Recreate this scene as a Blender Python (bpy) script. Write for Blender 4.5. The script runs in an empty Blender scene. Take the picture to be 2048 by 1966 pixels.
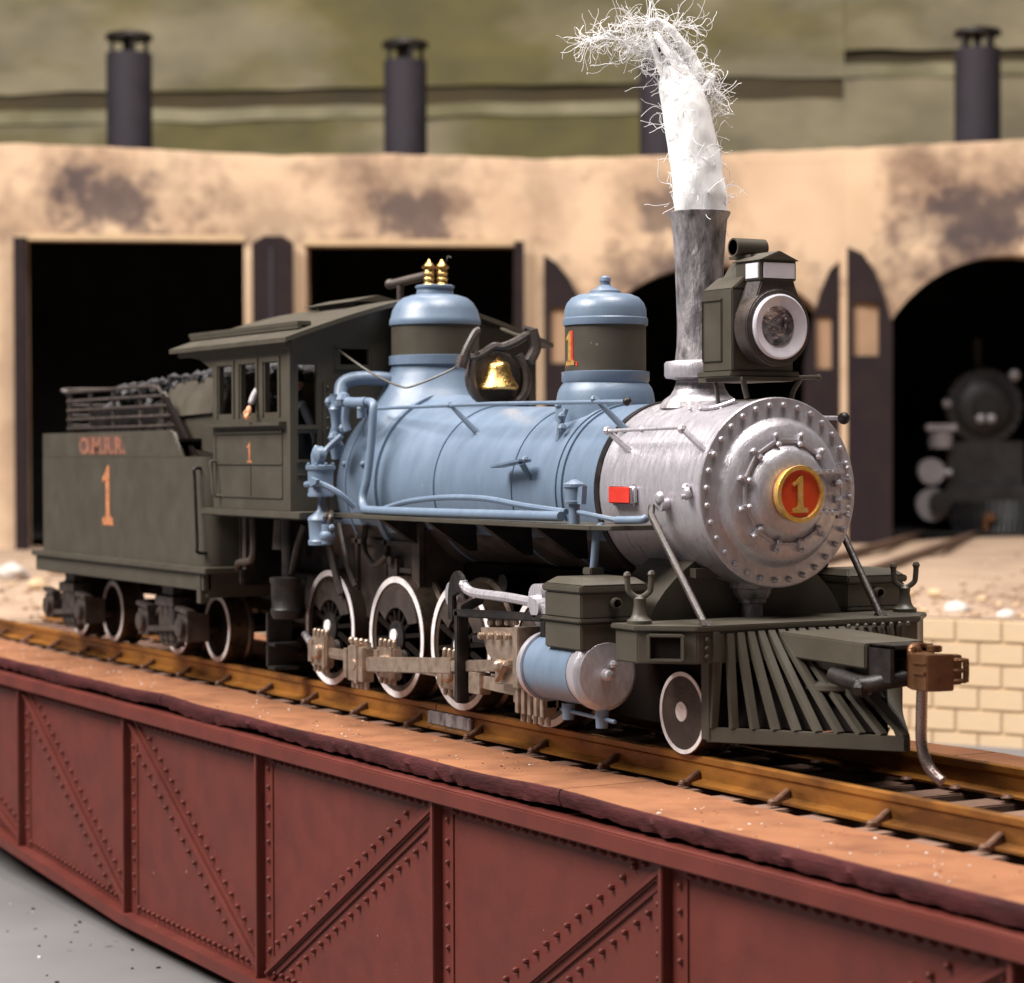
import bpy, bmesh, math, random
from mathutils import Vector, Matrix, noise
from mathutils.geometry import tessellate_polygon
R = math.radians
random.seed(7)
S = bpy.context.scene
C = S.collection
PI = math.pi

# ------------------------------------------------------------------ camera
YAW, PIT, ROL = R(29.355), R(0.926), R(-0.223)
CAM = Vector((17.0, -11.84, 2.508))
fw = Vector((-math.cos(YAW)*math.cos(PIT), math.sin(YAW)*math.cos(PIT), -math.sin(PIT)))
rt = fw.cross(Vector((0, 0, 1))).normalized(); up = rt.cross(fw)
rt2 = rt*math.cos(ROL) + up*math.sin(ROL); up2 = -rt*math.sin(ROL) + up*math.cos(ROL)
cd = bpy.data.cameras.new('camera'); cam = bpy.data.objects.new('camera', cd); C.objects.link(cam)
M = Matrix.Identity(4)
for i in range(3):
    M[i][0], M[i][1], M[i][2], M[i][3] = rt2[i], up2[i], -fw[i], CAM[i]
cam.matrix_world = M
cd.sensor_width = 36; cd.sensor_fit = 'HORIZONTAL'; cd.lens = 36*4745.1/2048
cd.clip_start = 0.5; cd.clip_end = 600
cd.dof.use_dof = True; cd.dof.focus_distance = 21.0; cd.dof.aperture_fstop = 0.85
S.camera = cam

# ------------------------------------------------------------------ light of the room
w = bpy.data.worlds.new('World'); S.world = w; w.use_nodes = True
w.node_tree.nodes['Background'].inputs[0].default_value = (1.0, 0.95, 1.0, 1)
w.node_tree.nodes['Background'].inputs[1].default_value = 0.05
def area(name, loc, target, sx, sy, power, col):
    l = bpy.data.lights.new(name, 'AREA'); l.shape = 'RECTANGLE'; l.size = sx; l.size_y = sy
    l.energy = power; l.color = col
    o = bpy.data.objects.new(name, l); C.objects.link(o); o.location = loc
    o.rotation_euler = (Vector(target)-Vector(loc)).to_track_quat('-Z', 'Y').to_euler()
    return o
area('ceiling_lamp', (-14, -40, 50), (-4, 0, 1), 38, 30, 88000, (1.0, 0.95, 0.91))
area('ceiling_lamp', (8, 2, 60), (-2, 0, 1), 36, 24, 50000, (1.0, 0.94, 0.90))
area('ceiling_lamp', (-44, 18, 66), (-42, 36, 0), 34, 14, 20000, (1.0, 0.91, 0.82))
S.view_settings.view_transform = 'Standard'; S.view_settings.look = 'None'
S.view_settings.exposure = 0.15; S.view_settings.gamma = 1.0

# ------------------------------------------------------------------ materials
def mat(name, base, rough=0.5, metal=0.0, var=0.15, vs=6.0, bump=0.0, bs=60.0, col2=None, mix=0.5, ms=3.0,
        stretch=None, specks=None, spec=0.5, lo=0.45, hi=0.62, coat=0.0):
    m = bpy.data.materials.new(name); m.use_nodes = True
    nt = m.node_tree; N = nt.nodes; L = nt.links; b = N['Principled BSDF']
    b.inputs['Roughness'].default_value = rough; b.inputs['Metallic'].default_value = metal
    b.inputs['Specular IOR Level'].default_value = spec
    if coat: b.inputs['Coat Weight'].default_value = coat
    tc = N.new('ShaderNodeTexCoord'); src = tc.outputs['Object']
    if stretch:
        mp = N.new('ShaderNodeMapping'); mp.inputs['Scale'].default_value = stretch
        L.new(src, mp.inputs[0]); src = mp.outputs[0]
    n1 = N.new('ShaderNodeTexNoise'); n1.inputs['Scale'].default_value = vs; n1.inputs['Detail'].default_value = 6
    L.new(src, n1.inputs['Vector'])
    mr = N.new('ShaderNodeMapRange'); mr.inputs[1].default_value = 0.3; mr.inputs[2].default_value = 0.7
    mr.inputs[3].default_value = 1-var; mr.inputs[4].default_value = 1+var
    L.new(n1.outputs['Fac'], mr.inputs[0])
    mx = N.new('ShaderNodeVectorMath'); mx.operation = 'SCALE'
    last = None
    if col2:
        n2 = N.new('ShaderNodeTexNoise'); n2.inputs['Scale'].default_value = ms; n2.inputs['Detail'].default_value = 8
        L.new(src, n2.inputs['Vector'])
        r2 = N.new('ShaderNodeMapRange'); r2.inputs[1].default_value = lo; r2.inputs[2].default_value = hi
        r2.inputs[4].default_value = mix; L.new(n2.outputs['Fac'], r2.inputs[0])
        cm = N.new('ShaderNodeMix'); cm.data_type = 'RGBA'
        cm.inputs[6].default_value = (*base, 1); cm.inputs[7].default_value = (*col2, 1)
        L.new(r2.outputs[0], cm.inputs[0]); last = cm.outputs[2]
    if last: L.new(last, mx.inputs[0])
    else: mx.inputs[0].default_value = base
    L.new(mr.outputs[0], mx.inputs['Scale']); last = mx.outputs[0]
    if specks:
        sc, th, sc_col = specks
        v = N.new('ShaderNodeTexVoronoi'); v.inputs['Scale'].default_value = sc; L.new(tc.outputs['Object'], v.inputs['Vector'])
        n3 = N.new('ShaderNodeTexNoise'); n3.inputs['Scale'].default_value = sc*0.31; L.new(tc.outputs['Object'], n3.inputs['Vector'])
        ad = N.new('ShaderNodeMath'); ad.operation = 'ADD'
        L.new(v.outputs['Distance'], ad.inputs[0]); 
        sb = N.new('ShaderNodeMath'); sb.operation = 'MULTIPLY_ADD'; sb.inputs[1].default_value = -1.1; sb.inputs[2].default_value = 0.75
        L.new(n3.outputs['Fac'], sb.inputs[0]); L.new(sb.outputs[0], ad.inputs[1])
        lt = N.new('ShaderNodeMapRange'); lt.inputs[1].default_value = th; lt.inputs[2].default_value = th+0.04
        lt.inputs[3].default_value = 0.8; lt.inputs[4].default_value = 0.0
        L.new(ad.outputs[0], lt.inputs[0])
        c3 = N.new('ShaderNodeMix'); c3.data_type = 'RGBA'; c3.inputs[7].default_value = (*sc_col, 1)
        L.new(last, c3.inputs[6]); L.new(lt.outputs[0], c3.inputs[0]); last = c3.outputs[2]
    L.new(last, b.inputs['Base Color'])
    if bump:
        nb = N.new('ShaderNodeTexNoise'); nb.inputs['Scale'].default_value = bs; nb.inputs['Detail'].default_value = 5
        L.new(src, nb.inputs['Vector'])
        bp = N.new('ShaderNodeBump'); bp.inputs['Strength'].default_value = bump; bp.inputs['Distance'].default_value = 0.01
        L.new(nb.outputs['Fac'], bp.inputs['Height']); L.new(bp.outputs[0], b.inputs['Normal'])
    rv = N.new('ShaderNodeMapRange'); rv.inputs[1].default_value = .3; rv.inputs[2].default_value = .7
    rv.inputs[3].default_value = max(0.02, rough-0.08); rv.inputs[4].default_value = min(1, rough+0.1)
    L.new(n1.outputs['Fac'], rv.inputs[0]); L.new(rv.outputs[0], b.inputs['Roughness'])
    return m
blue = mat('blue_paint', (0.135, 0.185, 0.258), 0.36, 0, 0.05, 2.2, 0.2, 45, col2=(0.165, 0.215, 0.285), mix=0.35, ms=5, specks=(16, 0.06, (0.5, 0.6, 0.7)), stretch=(3.0, 1, 1))
silver = mat('silver_paint', (0.47, 0.445, 0.48), 0.32, 0.5, 0.05, 9, 0.35, 45, col2=(0.60, 0.57, 0.61), mix=0.5, ms=22, stretch=(2.6, 1, .5))
silver_d = mat('sooty_silver_paint', (0.36, 0.335, 0.35), 0.45, 0.45, 0.2, 10, 1.0, 40, col2=(0.07, 0.063, 0.063), mix=0.85, ms=11, stretch=(1, 1, .4), lo=0.42, hi=0.66)
olive = mat('olive_black_paint', (0.060, 0.051, 0.037), 0.45, 0, 0.05, 3, 0.12, 60, col2=(0.070, 0.060, 0.044), mix=0.4, ms=4, specks=(14, 0.04, (0.25, 0.22, 0.17)))
black = mat('black_metal', (0.012, 0.010, 0.010), 0.42, 0, 0.3, 8, 0.3, 50, col2=(0.03, 0.023, 0.02), mix=0.6, ms=6, spec=.35)
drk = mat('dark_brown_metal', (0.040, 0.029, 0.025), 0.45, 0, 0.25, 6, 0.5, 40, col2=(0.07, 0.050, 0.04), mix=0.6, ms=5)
wheel_m = mat('blackened_wheel_metal', (0.12, 0.085, 0.065), 0.32, 0.7, 0.2, 10, 0.15, 80)
white_p = mat('white_tyre_paint', (0.85, 0.80, 0.80), 0.6, 0, 0.1, 12, 0.5, 70, col2=(0.52, 0.46, 0.44), mix=0.4, ms=8)
rodm = mat('nickel_rod_metal', (0.47, 0.36, 0.28), 0.36, 0.75, 0.1, 12, 0.25, 70, col2=(0.27, 0.19, 0.14), mix=0.5, ms=10)
brass = mat('brass', (0.72, 0.46, 0.16), 0.25, 0.95, 0.15, 20, 0.5, 60, col2=(0.35, 0.19, 0.05), mix=0.5, ms=14)
gold = mat('gold_paint', (0.76, 0.46, 0.10), 0.35, 0.6, 0.15, 20, 0.5, 60, col2=(0.8, 0.55, 0.3), mix=0.5, ms=14)
red = mat('orange_red_paint', (0.68, 0.06, 0.005), 0.45, 0, 0.06, 10, 0.2, 60)
red2 = mat('bright_red_paint', (0.60, 0.035, 0.02), 0.45, 0, 0.08, 10, 0.3, 60)
orange = mat('faded_orange_lettering', (0.44, 0.17, 0.07), 0.6, 0, 0.25, 12, 0.3, 60, col2=(0.30, 0.11, 0.05), mix=0.6, ms=14)
orange_s = mat('smudged_lettering', (0.27, 0.10, 0.06), 0.6, 0, 0.3, 10, 0.3, 60, col2=(0.10, 0.06, 0.045), mix=0.8, ms=11, stretch=(3, 1, .6))
rust_c = mat('brown_coupler_metal', (0.16, 0.075, 0.035), 0.32, 0.6, 0.2, 10, 0.4, 60)
pin_m = mat('steel_pin', (0.33, 0.25, 0.23), 0.25, 0.9, 0.2, 8, 0.3, 60)
girder_m = mat('oxide_red_paint', (0.112, 0.0235, 0.0165), 0.55, 0, 0.10, 1.2, 0.25, 60, col2=(0.085, 0.018, 0.014), mix=0.6, ms=2.5, spec=.28, specks=(7, 0.035, (0.4, 0.25, 0.2)))
edge_m = mat('rough_red_plank_edge', (0.052, 0.0115, 0.012), 0.8, 0, 0.45, 5, 1.0, 30, spec=.2, stretch=(.35, 1, 1.5))
deck_m = mat('dusty_orange_plank', (0.245, 0.108, 0.054), 0.9, 0, 0.14, 1.6, 0.9, 30, col2=(0.13, 0.05, 0.028), mix=0.6, ms=2.6, spec=.15, lo=.48, hi=.7, specks=(6.5, 0.12, (0.6, 0.42, 0.3)))
tie_m = mat('brown_tie', (0.19, 0.105, 0.07), 0.85, 0, 0.3, 3, 0.6, 20, col2=(0.11, 0.06, 0.045), mix=0.6, ms=3)
rail_m = mat('rusty_rail', (0.30, 0.125, 0.025), 0.30, 0.35, 0.3, 2.5, 0.3, 30, col2=(0.09, 0.035, 0.012), mix=0.85, ms=1.6, stretch=(.7, 1, 2.0))
railtop_m = mat('worn_rail_head', (0.36, 0.19, 0.07), 0.25, 0.7, 0.2, 3, 0.1, 30, col2=(0.14, 0.07, 0.03), mix=0.7, ms=1.4)
clip_m = mat('rail_brace_metal', (0.12, 0.055, 0.03), 0.55, 0.3, 0.3, 12, 0.5, 40)
floor_m = mat('grey_pit_floor', (0.135, 0.13, 0.13), 0.8, 0, 0.10, 0.5, 0.4, 25, specks=(2.6, 0.10, (0.05, 0.05, 0.05)))
coal_m = mat('coal', (0.022, 0.02, 0.022), 0.6, 0, 0.3, 6, 0.6, 30)
under_m = mat('black_underside', (0.010, 0.007, 0.006), 0.9, 0, 0.2, 3, spec=.08)
glassw = mat('milky_glass', (0.72, 0.69, 0.76), 0.12, 0, 0.08, 7, 0, coat=0.6)
lensr = mat('lens_reflector', (0.52, 0.47, 0.50), 0.18, 0.85, 0.5, 12, 1.0, 14, col2=(0.12, 0.08, 0.09), mix=0.8, ms=7)
stone_m = mat('white_stone', (0.50, 0.46, 0.42), 0.8, 0, 0.1, 3, 0.4, 8)
inner_m = mat('interior_shade_black', (0.006, 0.005, 0.005), 0.9, 0, 0.1, 1)  # near-black so the doorways look dark: indoor shade put into the colour
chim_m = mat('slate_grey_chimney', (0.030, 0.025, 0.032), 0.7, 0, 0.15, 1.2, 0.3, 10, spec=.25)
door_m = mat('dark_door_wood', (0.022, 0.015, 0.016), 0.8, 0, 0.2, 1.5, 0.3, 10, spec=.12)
brick_m = mat('tan_brick', (0.60, 0.445, 0.285), 0.9, 0, 0.14, 1.5, 0.4, 14, col2=(0.48, 0.345, 0.21), mix=0.6, ms=.8)
mortar_m = mat('brown_mortar', (0.50, 0.36, 0.22), 0.9, 0, 0.1, 2, 0.3, 14)
ground_m = mat('sandy_ground', (0.42, 0.30, 0.21), 0.9, 0, 0.15, 0.35, 0.6, 3, col2=(0.24, 0.16, 0.11), mix=0.8, ms=0.35, specks=(1.6, 0.05, (0.7, 0.62, 0.55)))
hill_m = mat('olive_green_rock_wall', (0.115, 0.098, 0.034), 0.85, 0, 0.28, 0.5, 0.8, 1.0, col2=(0.215, 0.185, 0.12), mix=0.9, ms=0.16, stretch=(.7, 1, 1.3), lo=.44, hi=.58)
track_m = mat('brown_stall_rail', (0.14, 0.085, 0.06), 0.6, 0.2, 0.2, 1)
bl2 = mat('charcoal_locomotive', (0.010, 0.0095, 0.011), 0.5, 0.1, 0.25, 2)
gr2 = mat('light_grey_fittings', (0.24, 0.225, 0.24), 0.5, 0.2, 0.1, 3)
skin_m = mat('painted_skin', (0.72, 0.36, 0.20), 0.6, 0, 0.1, 12)
sleeve_m = mat('pale_grey_sleeve', (0.42, 0.40, 0.42), 0.7, 0, 0.1, 12)
cloth_m = mat('dark_overalls', (0.02, 0.02, 0.025), 0.8, 0, 0.1, 12)
cot = mat('white_cotton', (0.97, 0.965, 0.97), 0.9, 0, 0.01, 6, 0.5, 16, stretch=(2, 2, .5))
cot.node_tree.nodes['Principled BSDF'].inputs['Sheen Weight'].default_value = 0.5
cot.node_tree.nodes['Principled BSDF'].inputs['Subsurface Weight'].default_value = 0.4
cot.node_tree.nodes['Principled BSDF'].inputs['Subsurface Radius'].default_value = (0.12, 0.12, 0.12)

cotf = bpy.data.materials.new('cotton_fibre'); cotf.use_nodes = True
_n = cotf.node_tree; _b = _n.nodes['Principled BSDF']; _b.inputs['Base Color'].default_value = (.97, .96, .96, 1); _b.inputs['Roughness'].default_value = .8
_t = _n.nodes.new('ShaderNodeBsdfTranslucent'); _t.inputs[0].default_value = (.97, .96, .96, 1); _m = _n.nodes.new('ShaderNodeMixShader'); _m.inputs[0].default_value = .3
_n.links.new(_b.outputs[0], _m.inputs[1]); _n.links.new(_t.outputs[0], _m.inputs[2]); _n.links.new(_m.outputs[0], _n.nodes['Material Output'].inputs[0])
# ------------------------------------------------------------------ mesh builder
class MB:
    def __init__(s): s.v = []; s.f = []; s.mi = []
    def add(s, vs, fs, mi=0):
        o = len(s.v); s.v += [tuple(p) for p in vs]; s.f += [tuple(i+o for i in f) for f in fs]; s.mi += [mi]*len(fs)
        return s
    def box(s, x0, x1, y0, y1, z0, z1, mi=0):
        return s.add([(x0,y0,z0),(x1,y0,z0),(x1,y1,z0),(x0,y1,z0),(x0,y0,z1),(x1,y0,z1),(x1,y1,z1),(x0,y1,z1)],
              [(0,3,2,1),(4,5,6,7),(0,1,5,4),(1,2,6,5),(2,3,7,6),(3,0,4,7)], mi)
    def hexa(s, p, mi=0):    # 8 points, bottom ring ccw then top ring
        return s.add(p, [(0,3,2,1),(4,5,6,7),(0,1,5,4),(1,2,6,5),(2,3,7,6),(3,0,4,7)], mi)
    def beam(s, a, b, w, h, upv=(0,0,1), mi=0):
        a = Vector(a); b = Vector(b); d = (b-a).normalized(); u = Vector(upv); sd = d.cross(u).normalized(); u = sd.cross(d)
        p = []
        for c in (a, b):
            for i, j in ((-1,-1),(1,-1),(1,1),(-1,1)): p.append(c+sd*i*w/2+u*j*h/2)
        return s.add(p, [(0,1,2,3),(7,6,5,4),(0,4,5,1),(1,5,6,2),(2,6,7,3),(3,7,4,0)], mi)
    def lathe(s, prof, o, ax='z', n=32, mi=0, a0=0, a1=2*PI):
        # prof: list of (t along axis, radius)
        o = Vector(o); full = abs(a1-a0-2*PI) < 1e-6; m = n if full else n+1; vs = []; fs = []
        A = {'x': (Vector((1,0,0)), Vector((0,1,0)), Vector((0,0,1))), 'y': (Vector((0,1,0)), Vector((0,0,1)), Vector((1,0,0))),
             'z': (Vector((0,0,1)), Vector((1,0,0)), Vector((0,1,0)))}[ax] if isinstance(ax, str) else ax
        for t, r in prof:
            for i in range(m):
                a = a0+(a1-a0)*i/n; vs.append(o+A[0]*t+(A[1]*math.cos(a)+A[2]*math.sin(a))*max(r, 1e-4))
        k = n if full else n
        for j in range(len(prof)-1):
            for i in range(k):
                i2 = (i+1) % m; fs.append((j*m+i, j*m+i2, (j+1)*m+i2, (j+1)*m+i))
        if full:
            fs.append(tuple(reversed(range(m)))); fs.append(tuple(range((len(prof)-1)*m, len(prof)*m)))
        return s.add(vs, fs, mi)
    def cyl(s, a, b, r, r2=None, n=16, mi=0):
        a = Vector(a); b = Vector(b); d = b-a; L = d.length; d.normalize()
        q = Vector((0,0,1)) if abs(d.z) < .9 else Vector((1,0,0)); u = d.cross(q).normalized(); v = d.cross(u)
        return s.lathe([(0, r), (L, r if r2 is None else r2)], a, (d, u, v), n, mi)
    def ball(s, c, r, n=8, sz=(1,1,1), mi=0):
        c = Vector(c); vs = []; fs = []; m = max(4, n//2)
        for j in range(1, m):
            t = PI*j/m
            for i in range(n):
                a = 2*PI*i/n; vs.append((c.x+r*sz[0]*math.sin(t)*math.cos(a), c.y+r*sz[1]*math.sin(t)*math.sin(a), c.z+r*sz[2]*math.cos(t)))
        for j in range(m-2):
            for i in range(n): fs.append((j*n+i, (j+1)*n+i, (j+1)*n+(i+1) % n, j*n+(i+1) % n))
        vs.append((c.x, c.y, c.z+r*sz[2])); vs.append((c.x, c.y, c.z-r*sz[2])); T = len(vs)
        for i in range(n): fs.append((T-2, i, (i+1) % n)); fs.append((T-1, (m-2)*n+(i+1) % n, (m-2)*n+i))
        return s.add(vs, fs, mi)
    def tube(s, pts, r, n=8, smooth=True, mi=0, cap=True, rr=None):
        P = [Vector(p) for p in pts]
        if smooth and len(P) > 2:
            Q = []
            for i in range(len(P)-1):
                p0 = P[max(i-1, 0)]; p1 = P[i]; p2 = P[i+1]; p3 = P[min(i+2, len(P)-1)]
                for k in range(5):
                    t = k/5
                    Q.append(0.5*((2*p1)+(-p0+p2)*t+(2*p0-5*p1+4*p2-p3)*t*t+(-p0+3*p1-3*p2+p3)*t**3))
            Q.append(P[-1]); P = Q
        vs = []; fs = []; pu = None
        for i, p in enumerate(P):
            d = (P[min(i+1, len(P)-1)]-P[max(i-1, 0)]).normalized()
            if pu is None:
                q = Vector((0,0,1)) if abs(d.z) < .9 else Vector((1,0,0)); u = d.cross(q).normalized()
            else:
                u = (pu-d*pu.dot(d)).normalized()
            pu = u; v = d.cross(u); ri = r if rr is None else rr(i/(len(P)-1))
            for k in range(n):
                a = 2*PI*k/n; vs.append(p+(u*math.cos(a)+v*math.sin(a))*ri)
        for i in range(len(P)-1):
            for k in range(n): fs.append((i*n+k, i*n+(k+1) % n, (i+1)*n+(k+1) % n, (i+1)*n+k))
        if cap: fs.append(tuple(reversed(range(n)))); fs.append(tuple(range((len(P)-1)*n, len(P)*n)))
        return s.add(vs, fs, mi)
    def prism(s, outer, holes, t0, t1, f, mi=0):
        # outer/holes in 2D, f(a, b, t) -> xyz ; extruded between t0 and t1
        loops = [outer]+list(holes); pts = [p for l in loops for p in l]; k = len(pts)
        tri = tessellate_polygon([[Vector((a, b, 0)) for a, b in l] for l in loops])
        vs = [f(a, b, t0) for a, b in pts]+[f(a, b, t1) for a, b in pts]
        fs = [tuple(t) for t in tri]+[tuple(i+k for i in reversed(t)) for t in tri]
        o = 0
        for l in loops:
            n = len(l)
            for i in range(n): fs.append((o+i, o+(i+1) % n, k+o+(i+1) % n, k+o+i))
            o += n
        return s.add(vs, fs, mi)
    def build(s, name, m, parent=None, bevel=0, smooth=40, seg=2, local=False, stuff=False, label=None):
        me = bpy.data.meshes.new(name); me.from_pydata(s.v, [], s.f); me.update()
        ms = m if isinstance(m, (list, tuple)) else [m]
        for q in ms: me.materials.append(q)
        if len(ms) > 1:
            for p, i in zip(me.polygons, s.mi): p.material_index = i
        bm = bmesh.new(); bm.from_mesh(me); bmesh.ops.recalc_face_normals(bm, faces=bm.faces)
        if bevel:
            es = [e for e in bm.edges if len(e.link_faces) == 2 and e.calc_face_angle(0) > R(35)]
            bmesh.ops.bevel(bm, geom=es, offset=bevel, segments=seg, affect='EDGES', clamp_overlap=True)
        bm.to_mesh(me); bm.free()
        if smooth:
            me.shade_smooth(); me.set_sharp_from_angle(angle=R(smooth))
        o = bpy.data.objects.new(name, me); C.objects.link(o)
        if parent:
            o.parent = parent
            if not local: o.matrix_parent_inverse = WM(parent).inverted()
        if stuff: o['kind'] = 'stuff'
        if label: o['label'] = label
        return o
def WM(o):
    m = o.matrix_basis.copy()
    if o.parent: m = WM(o.parent) @ o.matrix_parent_inverse @ m
    return m
def tag(o, label=None, cat=None, group=None, kind=None):
    if label: o['label'] = label
    if cat: o['category'] = cat
    if group: o['group'] = group
    if kind: o['kind'] = kind
    return o
def empty(name, loc, rz=0, **k):
    o = bpy.data.objects.new(name, None); C.objects.link(o); o.location = loc; o.rotation_euler = (0, 0, rz)
    o.empty_display_size = .2
    return tag(o, **k)
def kids(o): return [c for c in bpy.data.objects if c.parent == o]
def copy_tree(o, parent, dm):
    c = o.copy(); C.objects.link(c); c.parent = parent; c.matrix_basis = dm @ o.matrix_basis
    for ch in kids(o):
        d = ch.copy(); C.objects.link(d); d.parent = c
    return c

# ================================================================== THE LOCOMOTIVE
loco = empty('locomotive', (-3, 0, 0), label='blue and silver model steam locomotive with orange number one plate, cotton smoke in its stack', cat='locomotive')
AZ = 2.165                       # boiler axis height
def bx(x): # boiler radius along its length
    return 0.79 if x > -2.75 else (0.79+(-2.75-x)/1.4*0.03 if x > -4.15 else (0.82+(-4.15-x)/1.05*0.15 if x > -5.2 else 0.975))
prof = [(x, bx(x)) for x in (-7.0, -6.3, -5.25, -5.2, -4.9, -4.5, -4.15, -3.5, -2.75, -2.0, -1.0)]
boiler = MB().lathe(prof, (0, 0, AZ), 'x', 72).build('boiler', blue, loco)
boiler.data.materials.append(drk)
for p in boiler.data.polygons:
    if p.center.z < 1.72: p.material_index = 1  # underside: dark unpainted metal, with part of its shade put into the colour
MB().lathe([(-1.03, .835), (-.9, .835), (-.9, .7)], (0, 0, AZ), 'x', 8).v
def band(x, w=.05, h=.012, m=blue):
    r = bx(x)+h; MB().lathe([(x-w/2, r-h-.004), (x-w/2, r), (x+w/2, r), (x+w/2, r-h-.004)], (0, 0, AZ), 'x', 72).build('boiler_band', m, boiler)
band(-5.24, .10, .03); band(-4.2, .03); band(-2.67, .035); band(-1.85, .06, .015); band(-1.72, .03, .02); band(-5.95, .04)
MB().lathe([(-1.12, .80), (-1.12, .812), (-1.04, .812), (-1.04, .80)], (0, 0, AZ), 'x', 72).build('boiler_band', black, boiler)
# firebox sides below the boiler
fb = MB(); fb.box(-6.5, -4.45, -.80, .80, .75, 1.75); fb.build('firebox', drk, loco, .02)
d = MB()
d.box(-4.62, -4.45, -.86, -.80, .8, 1.8)
for a in (-6.0, -5.3): d.box(a, a+.06, -.84, -.80, .9, 1.75)
d.box(-6.2, -4.62, -.84, -.8, 1.55, 1.6); d.box(-5.2, -4.65, -.85, -.8, 1.28, 1.33)
d.box(-5.12, -4.92, -.88, -.8, .95, 1.42)
for z in (1.0, 1.2, 1.4): d.cyl((-5.02, -.80, z), (-5.02, -.92, z), .05, n=12)
d.tube([(-5.6, -.9, 1.75), (-5.55, -.95, 1.5), (-5.3, -.95, 1.35), (-5.1, -.9, 1.45)], .035)
d.tube([(-6.15, -.95, 1.75), (-5.9, -.98, 1.35), (-5.75, -.95, 1.1)], .035)
d.tube([(-6.4, -1.0, 1.7), (-6.2, -1.0, 1.3), (-6.05, -.98, 1.0)], .04)
d.build('firebox_stays', drk, loco, 0)
# smokebox
sb = MB().lathe([(-1.04, .70), (-1.04, .80), (.50, .80), (.50, .70)], (0, 0, AZ), 'x', 72).build('smokebox', silver, loco)
fp = [(.50, .55), (.50, .805), (.515, .81), (.555, .81), (.565, .80), (.568, .645), (.585, .625), (.625, .60), (.66, .56), (.68, .47),
      (.685, .415), (.70, .395), (.735, .375), (.765, .33), (.785, .24), (.79, .02)]
front = MB().lathe(fp, (0, 0, AZ), 'x', 96).build('smokebox_front', silver, loco)
for k in range(32):
    a = 2*PI*(k+.5)/32+R(2)
    c = (.568, .745*math.cos(a), AZ+.745*math.sin(a))
    m = MB(); m.lathe([(0, .026), (.014, .026), (.028, .02), (.036, .004)], c, 'x', 12); m.build('rivet', silver, front)
for k in range(12):   # dogs holding the door and the bars between them
    a = 2*PI*(k+.5)/12; a2 = 2*PI*(k+1.5)/12
    if k in (0, 11): continue
    m = MB(); ca, sa = math.cos(a), math.sin(a)
    m.beam((.70, .415*ca, AZ+.415*sa), (.695, .515*ca, AZ+.515*sa), .04, .045, (1, 0, 0))
    m.ball((.725, .425*ca, AZ+.425*sa), .026, 8); m.ball((.715, .505*ca, AZ+.505*sa), .024, 8)
    m.build('door_dog', silver, front, 0)
    if k != 10: MB().beam((.69, .45*ca, AZ+.45*sa), (.69, .45*math.cos(a2), AZ+.45*math.sin(a2)), .03, .03, (1, 0, 0)).build('door_bar', silver, front, .004)
for s in (1, -1):     # hinge straps on the far side
    m = MB(); z = AZ+s*.17+.0
    m.beam((.78, .20, z), (.69, .52, z+.01*s), .035, .05, (1, 0, 0)); m.beam((.67, .50, z), (.60, .66, z), .03, .06, (1, 0, 0))
    for i, dy in enumerate((.28, .36, .44)): m.ball((.77-.02*i, dy, z), .022, 8)
    m.cyl((.62, .60, z-.06), (.62, .60, z+.06), .03, n=10); m.ball((.655, .665, z+.035), .024); m.ball((.655, .665, z-.035), .024)
    m.build('hinge', silver, front, 0)
m = MB(); m.ball((.70, .53, AZ+.07), .04); m.ball((.70, .53, AZ-.07), .04); m.cyl((.60, .62, AZ-.2), (.60, .62, AZ+.2), .018); m.build('hinge_pin', silver, front)
def one_poly(w, h):   # serif numeral one, width w height h, origin bottom centre
    return [(-.5*w,0),(.5*w,0),(.5*w,.11*h),(.22*w,.15*h),(.18*w,.24*h),(.17*w,1.0*h),(.0*w,1.0*h),(-.2*w,.90*h),(-.5*w,.78*h),(-.42*w,.71*h),(-.17*w,.78*h),(-.17*w,.24*h),(-.22*w,.15*h),(-.5*w,.11*h)]
npl = MB().lathe([(.78, .20), (.80, .225), (.86, .225), (.862, .2)], (0, 0, AZ-.01), 'x', 48).build('number_plate', red, loco)
MB().lathe([(.80, .226), (.87, .243), (.885, .24), (.885, .205), (.866, .198), (.80, .2)], (0, 0, AZ-.01), 'x', 64, a0=0, a1=2*PI-1e-3).build('plate_ring', gold, npl)
MB().prism(one_poly(.165, .31), [], .862, .879, lambda a, b, t: (t, a, AZ-.165+b)).build('numeral_one', gold, npl, .004, 30)
# builder plate, small fittings on smokebox side
bp = MB().box(-.80, -.40, -.86, -.78, 2.045, 2.235).build('side_plate', silver, loco, .03, seg=3)
MB().box(-.775, -.425, -.872, -.855, 2.065, 2.215).build('red_panel', red2, bp, .022, seg=3)
def rad(x, ang, r): return Vector((x, -r*math.cos(ang), AZ+r*math.sin(ang)))
m = MB(); m.cyl(rad(.05, -.12, .78), rad(.05, -.12, .88), .055); m.ball(rad(.05, -.05, .87), .06, 10, (1, .6, 1)); m.build('brace_lug', silver, loco)
m = MB(); m.ball(rad(.42, .0, .84), .05, 10, (1, .6, 1.2)); m.ball(rad(.40, .06, .83), .04, 8); m.cyl(rad(.42, -.03, .8), rad(.42, -.03, .9), .022); m.build('washout_plug', silver, loco)
for s in (1, -1):
    fo = (.98, -1.03, 1.10) if s < 0 else (.80, .90, 1.10)
    m = MB(); m.tube([(-.02, s*.90, 2.05), (.05, s*.955, 1.98), fo], .032, 10, smooth=False)
    m.beam((fo[0]-.02, fo[1]-.005*s, 1.13), (fo[0]+.02, fo[1]+.005*s, 1.085), .05, .09, (0, 1, 0)); m.build('pilot_brace', drk, loco)
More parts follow.
